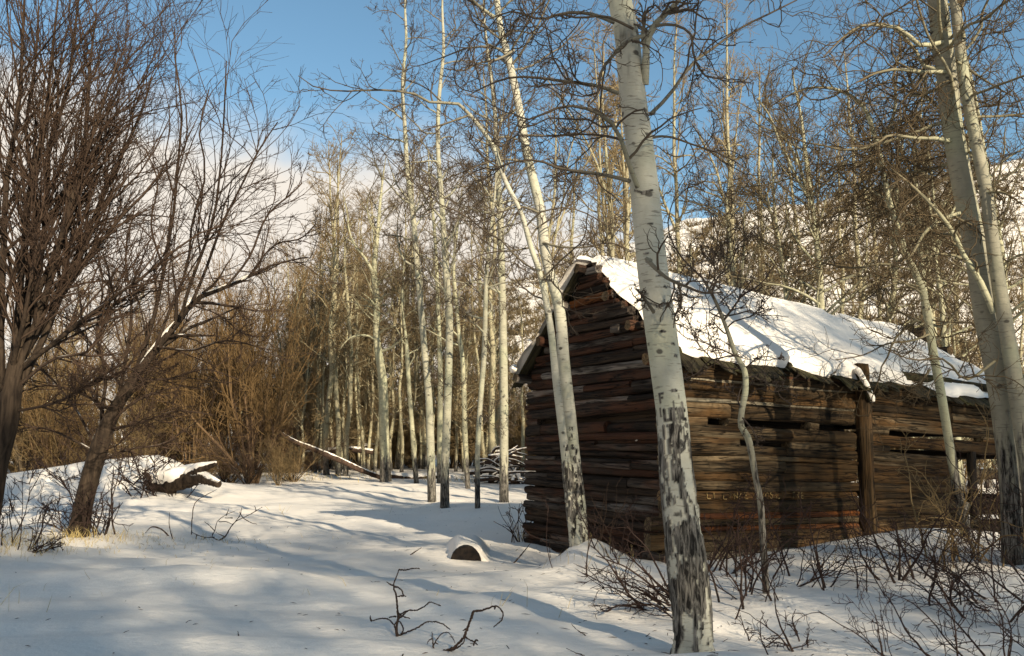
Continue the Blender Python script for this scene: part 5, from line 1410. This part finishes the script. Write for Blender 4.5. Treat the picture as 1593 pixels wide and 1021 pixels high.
# dry grass tufts poking through the snow, nobody could count the blades
g = Geo()
gr = np.random.default_rng(9)
spots = [(8, 850, 60, .30, .42), (60, 848, 40, .35, .30), (128, 838, 60, .35, .30), (155, 838, 40, .3, .28), (110, 845, 30, .4, .18), (30, 842, 90, .5, .26), (160, 845, 80, .9, .16), (330, 848, 50, 1.2, .12), (50, 856, 70, .6, .2), (400, 742, 50, .9, .45), (220, 838, 30, .6, .2), (265, 840, 20, .4, .2), (330, 845, 20, .4, .16), (430, 745, 60, 1.6, .35), (465, 748, 60, 1.6, .3), (520, 742, 40, 1.6, .3), (740, 748, 40, 1.0, .4), (690, 748, 30, .8, .35), (815, 840, 20, .12, .45), (960, 872, 26, .4, .3), (1330, 868, 24, .5, .35), (1440, 872, 40, .7, .4), (880, 868, 6, .2, .2), (300, 900, 6, .8, .15), (60, 950, 4, .3, .35), (240, 925, 5, 1.2, .15), (720, 930, 5, .5, .2), (520, 800, 10, 1.6, .25), (390, 885, 4, .8, .12), (100, 862, 40, .9, .14), (200, 850, 40, 1.2, .12), (20, 862, 30, .4, .2), (790, 945, 5, .3, .3)]
for px, py, n, sp_, hh in spots:
    b = ground_hit(px, py)
    for _ in range(n):
        p = b + np.array([gr.normal(0, sp_), gr.normal(0, sp_ * .6), 0]); p[2] = float(H(p[0], p[1])) - .02
        d = np.array([gr.normal(0, .35), gr.normal(0, .35), 1]); L = hh * gr.uniform(.4, 1.2)
        sd = nrm(np.cross(d, gr.standard_normal(3))) * .0028 * max(1, b[1] / 12)
        m1 = p + d * L * .6; m2 = p + d * L + np.array([gr.normal(0, .12), gr.normal(0, .1), -.05]) * L * 2
        g.add(np.array([p - sd, p + sd, m1 + sd * .8, m1 - sd * .8, m2]), quads=[(0, 1, 2, 3)], tris=[(3, 2, 4)])
tag(g.build('dry_grass', M_STRAW, smooth=False), 'dry straw coloured grass poking through the snow', kind='stuff')

# bark chips, seed husks and broken twig ends lying on the snow
g = Geo(); LR = np.random.default_rng(15)
for k in range(900):
    D = LR.uniform(4.5, 26); px = LR.uniform(-20, 1600); p = at(px, 700, D); x0, y0 = p[0], D
    if k % 2:
        q_ = [(1075, 7.4), (905, 12.4), (690, 24), (120, 16.4), (1180, 9.6), (1560, 11)][k // 2 % 6]; p = at(q_[0], 700, q_[1]); x0 = p[0] + LR.normal(0, 1.1); y0 = q_[1] + LR.normal(0, 1.1)
    L = LR.uniform(.008, .05); a_ = LR.uniform(0, 6.28); z0 = float(H(x0, y0)) + .004
    d_ = np.array([math.cos(a_), math.sin(a_), LR.normal(0, .25)]) * L; sd = np.array([-math.sin(a_), math.cos(a_), 0]) * LR.uniform(.0025, .006)
    c0 = np.array([x0, y0, z0]); up_ = np.array([0, 0, .005])
    g.add([c0 - d_ - sd, c0 - d_ + sd, c0 + d_ + sd, c0 + d_ - sd, c0 + up_], tris=[(0, 1, 4), (1, 2, 4), (2, 3, 4), (3, 0, 4)])
tag(g.build('twig_litter', M_STICK, smooth=False), 'small bark chips and twig ends scattered over the snow', kind='stuff')

# ------------------------------------------------------------------ the bare wood behind the viewer, which shades the clearing
WR = np.random.default_rng(42)
keep, rng = rng, np.random.default_rng(43)
g = Geo()
side = np.array([SUN_AZ[1], -SUN_AZ[0]])
WOOD = []
for n_, l0, l1_, reach in ((34, -5.0, 11, 16), (6, -9.2, -5, 9.5), (10, -17, -9.8, 18)):
    for _ in range(n_):
        d_ = WR.uniform(24, 46); WOOD.append((d_, WR.uniform(l0, l1_), (d_ + reach + WR.normal(0, 1.5)) / 2.36))
for dist, lat, hgt in WOOD:
    p = np.array([0.0, 4.0]) + SUN_AZ * dist + side * lat
    K = 14; s = np.linspace(0, 1, K)
    P = np.zeros((K, 3)); P[:, 2] = s * hgt; P[:, 0] = p[0] + .3 * noise(s * 3, dist, lat, 1) + rng.normal(0, .03) * hgt * s; P[:, 1] = p[1] + .3 * noise(s * 3, lat, dist, 2)
    P[:, 2] += float(H(*p)) - .2
    tr = BS(P, .085 * (1 - s) + .015)
    l1 = spawn(tr, 30, t=(.25, .99), ang=50, angsd=14, L=3.6, Lt=.55, K=7, wig=.2, up=.05, rr=.5, rcap=.025, rtip=.012, rmin=.015)
    l2 = spawn(l1, 8, t=(.1, 1), ang=45, angsd=15, Lrel=.5, Lt=.4, K=3, wig=.28, up=.05, rr=.6, rtip=.010, rmin=.014)
    l3 = spawn(l2, 3, t=(.1, 1), ang=45, angsd=15, Lrel=.75, Lt=.3, K=2, wig=.28, up=.05, rr=.8, rtip=.016, rmin=.022)
    for b_, sd in ((tr, 8), (l1, 4), (l2, 3), (l3, 3)): g.tubes(b_.P, b_.R, sd)
rng = keep
tag(g.build('far_woods', M_ASPEN_FAR), 'mass of bare woodland standing behind the clearing towards the sun', kind='stuff')
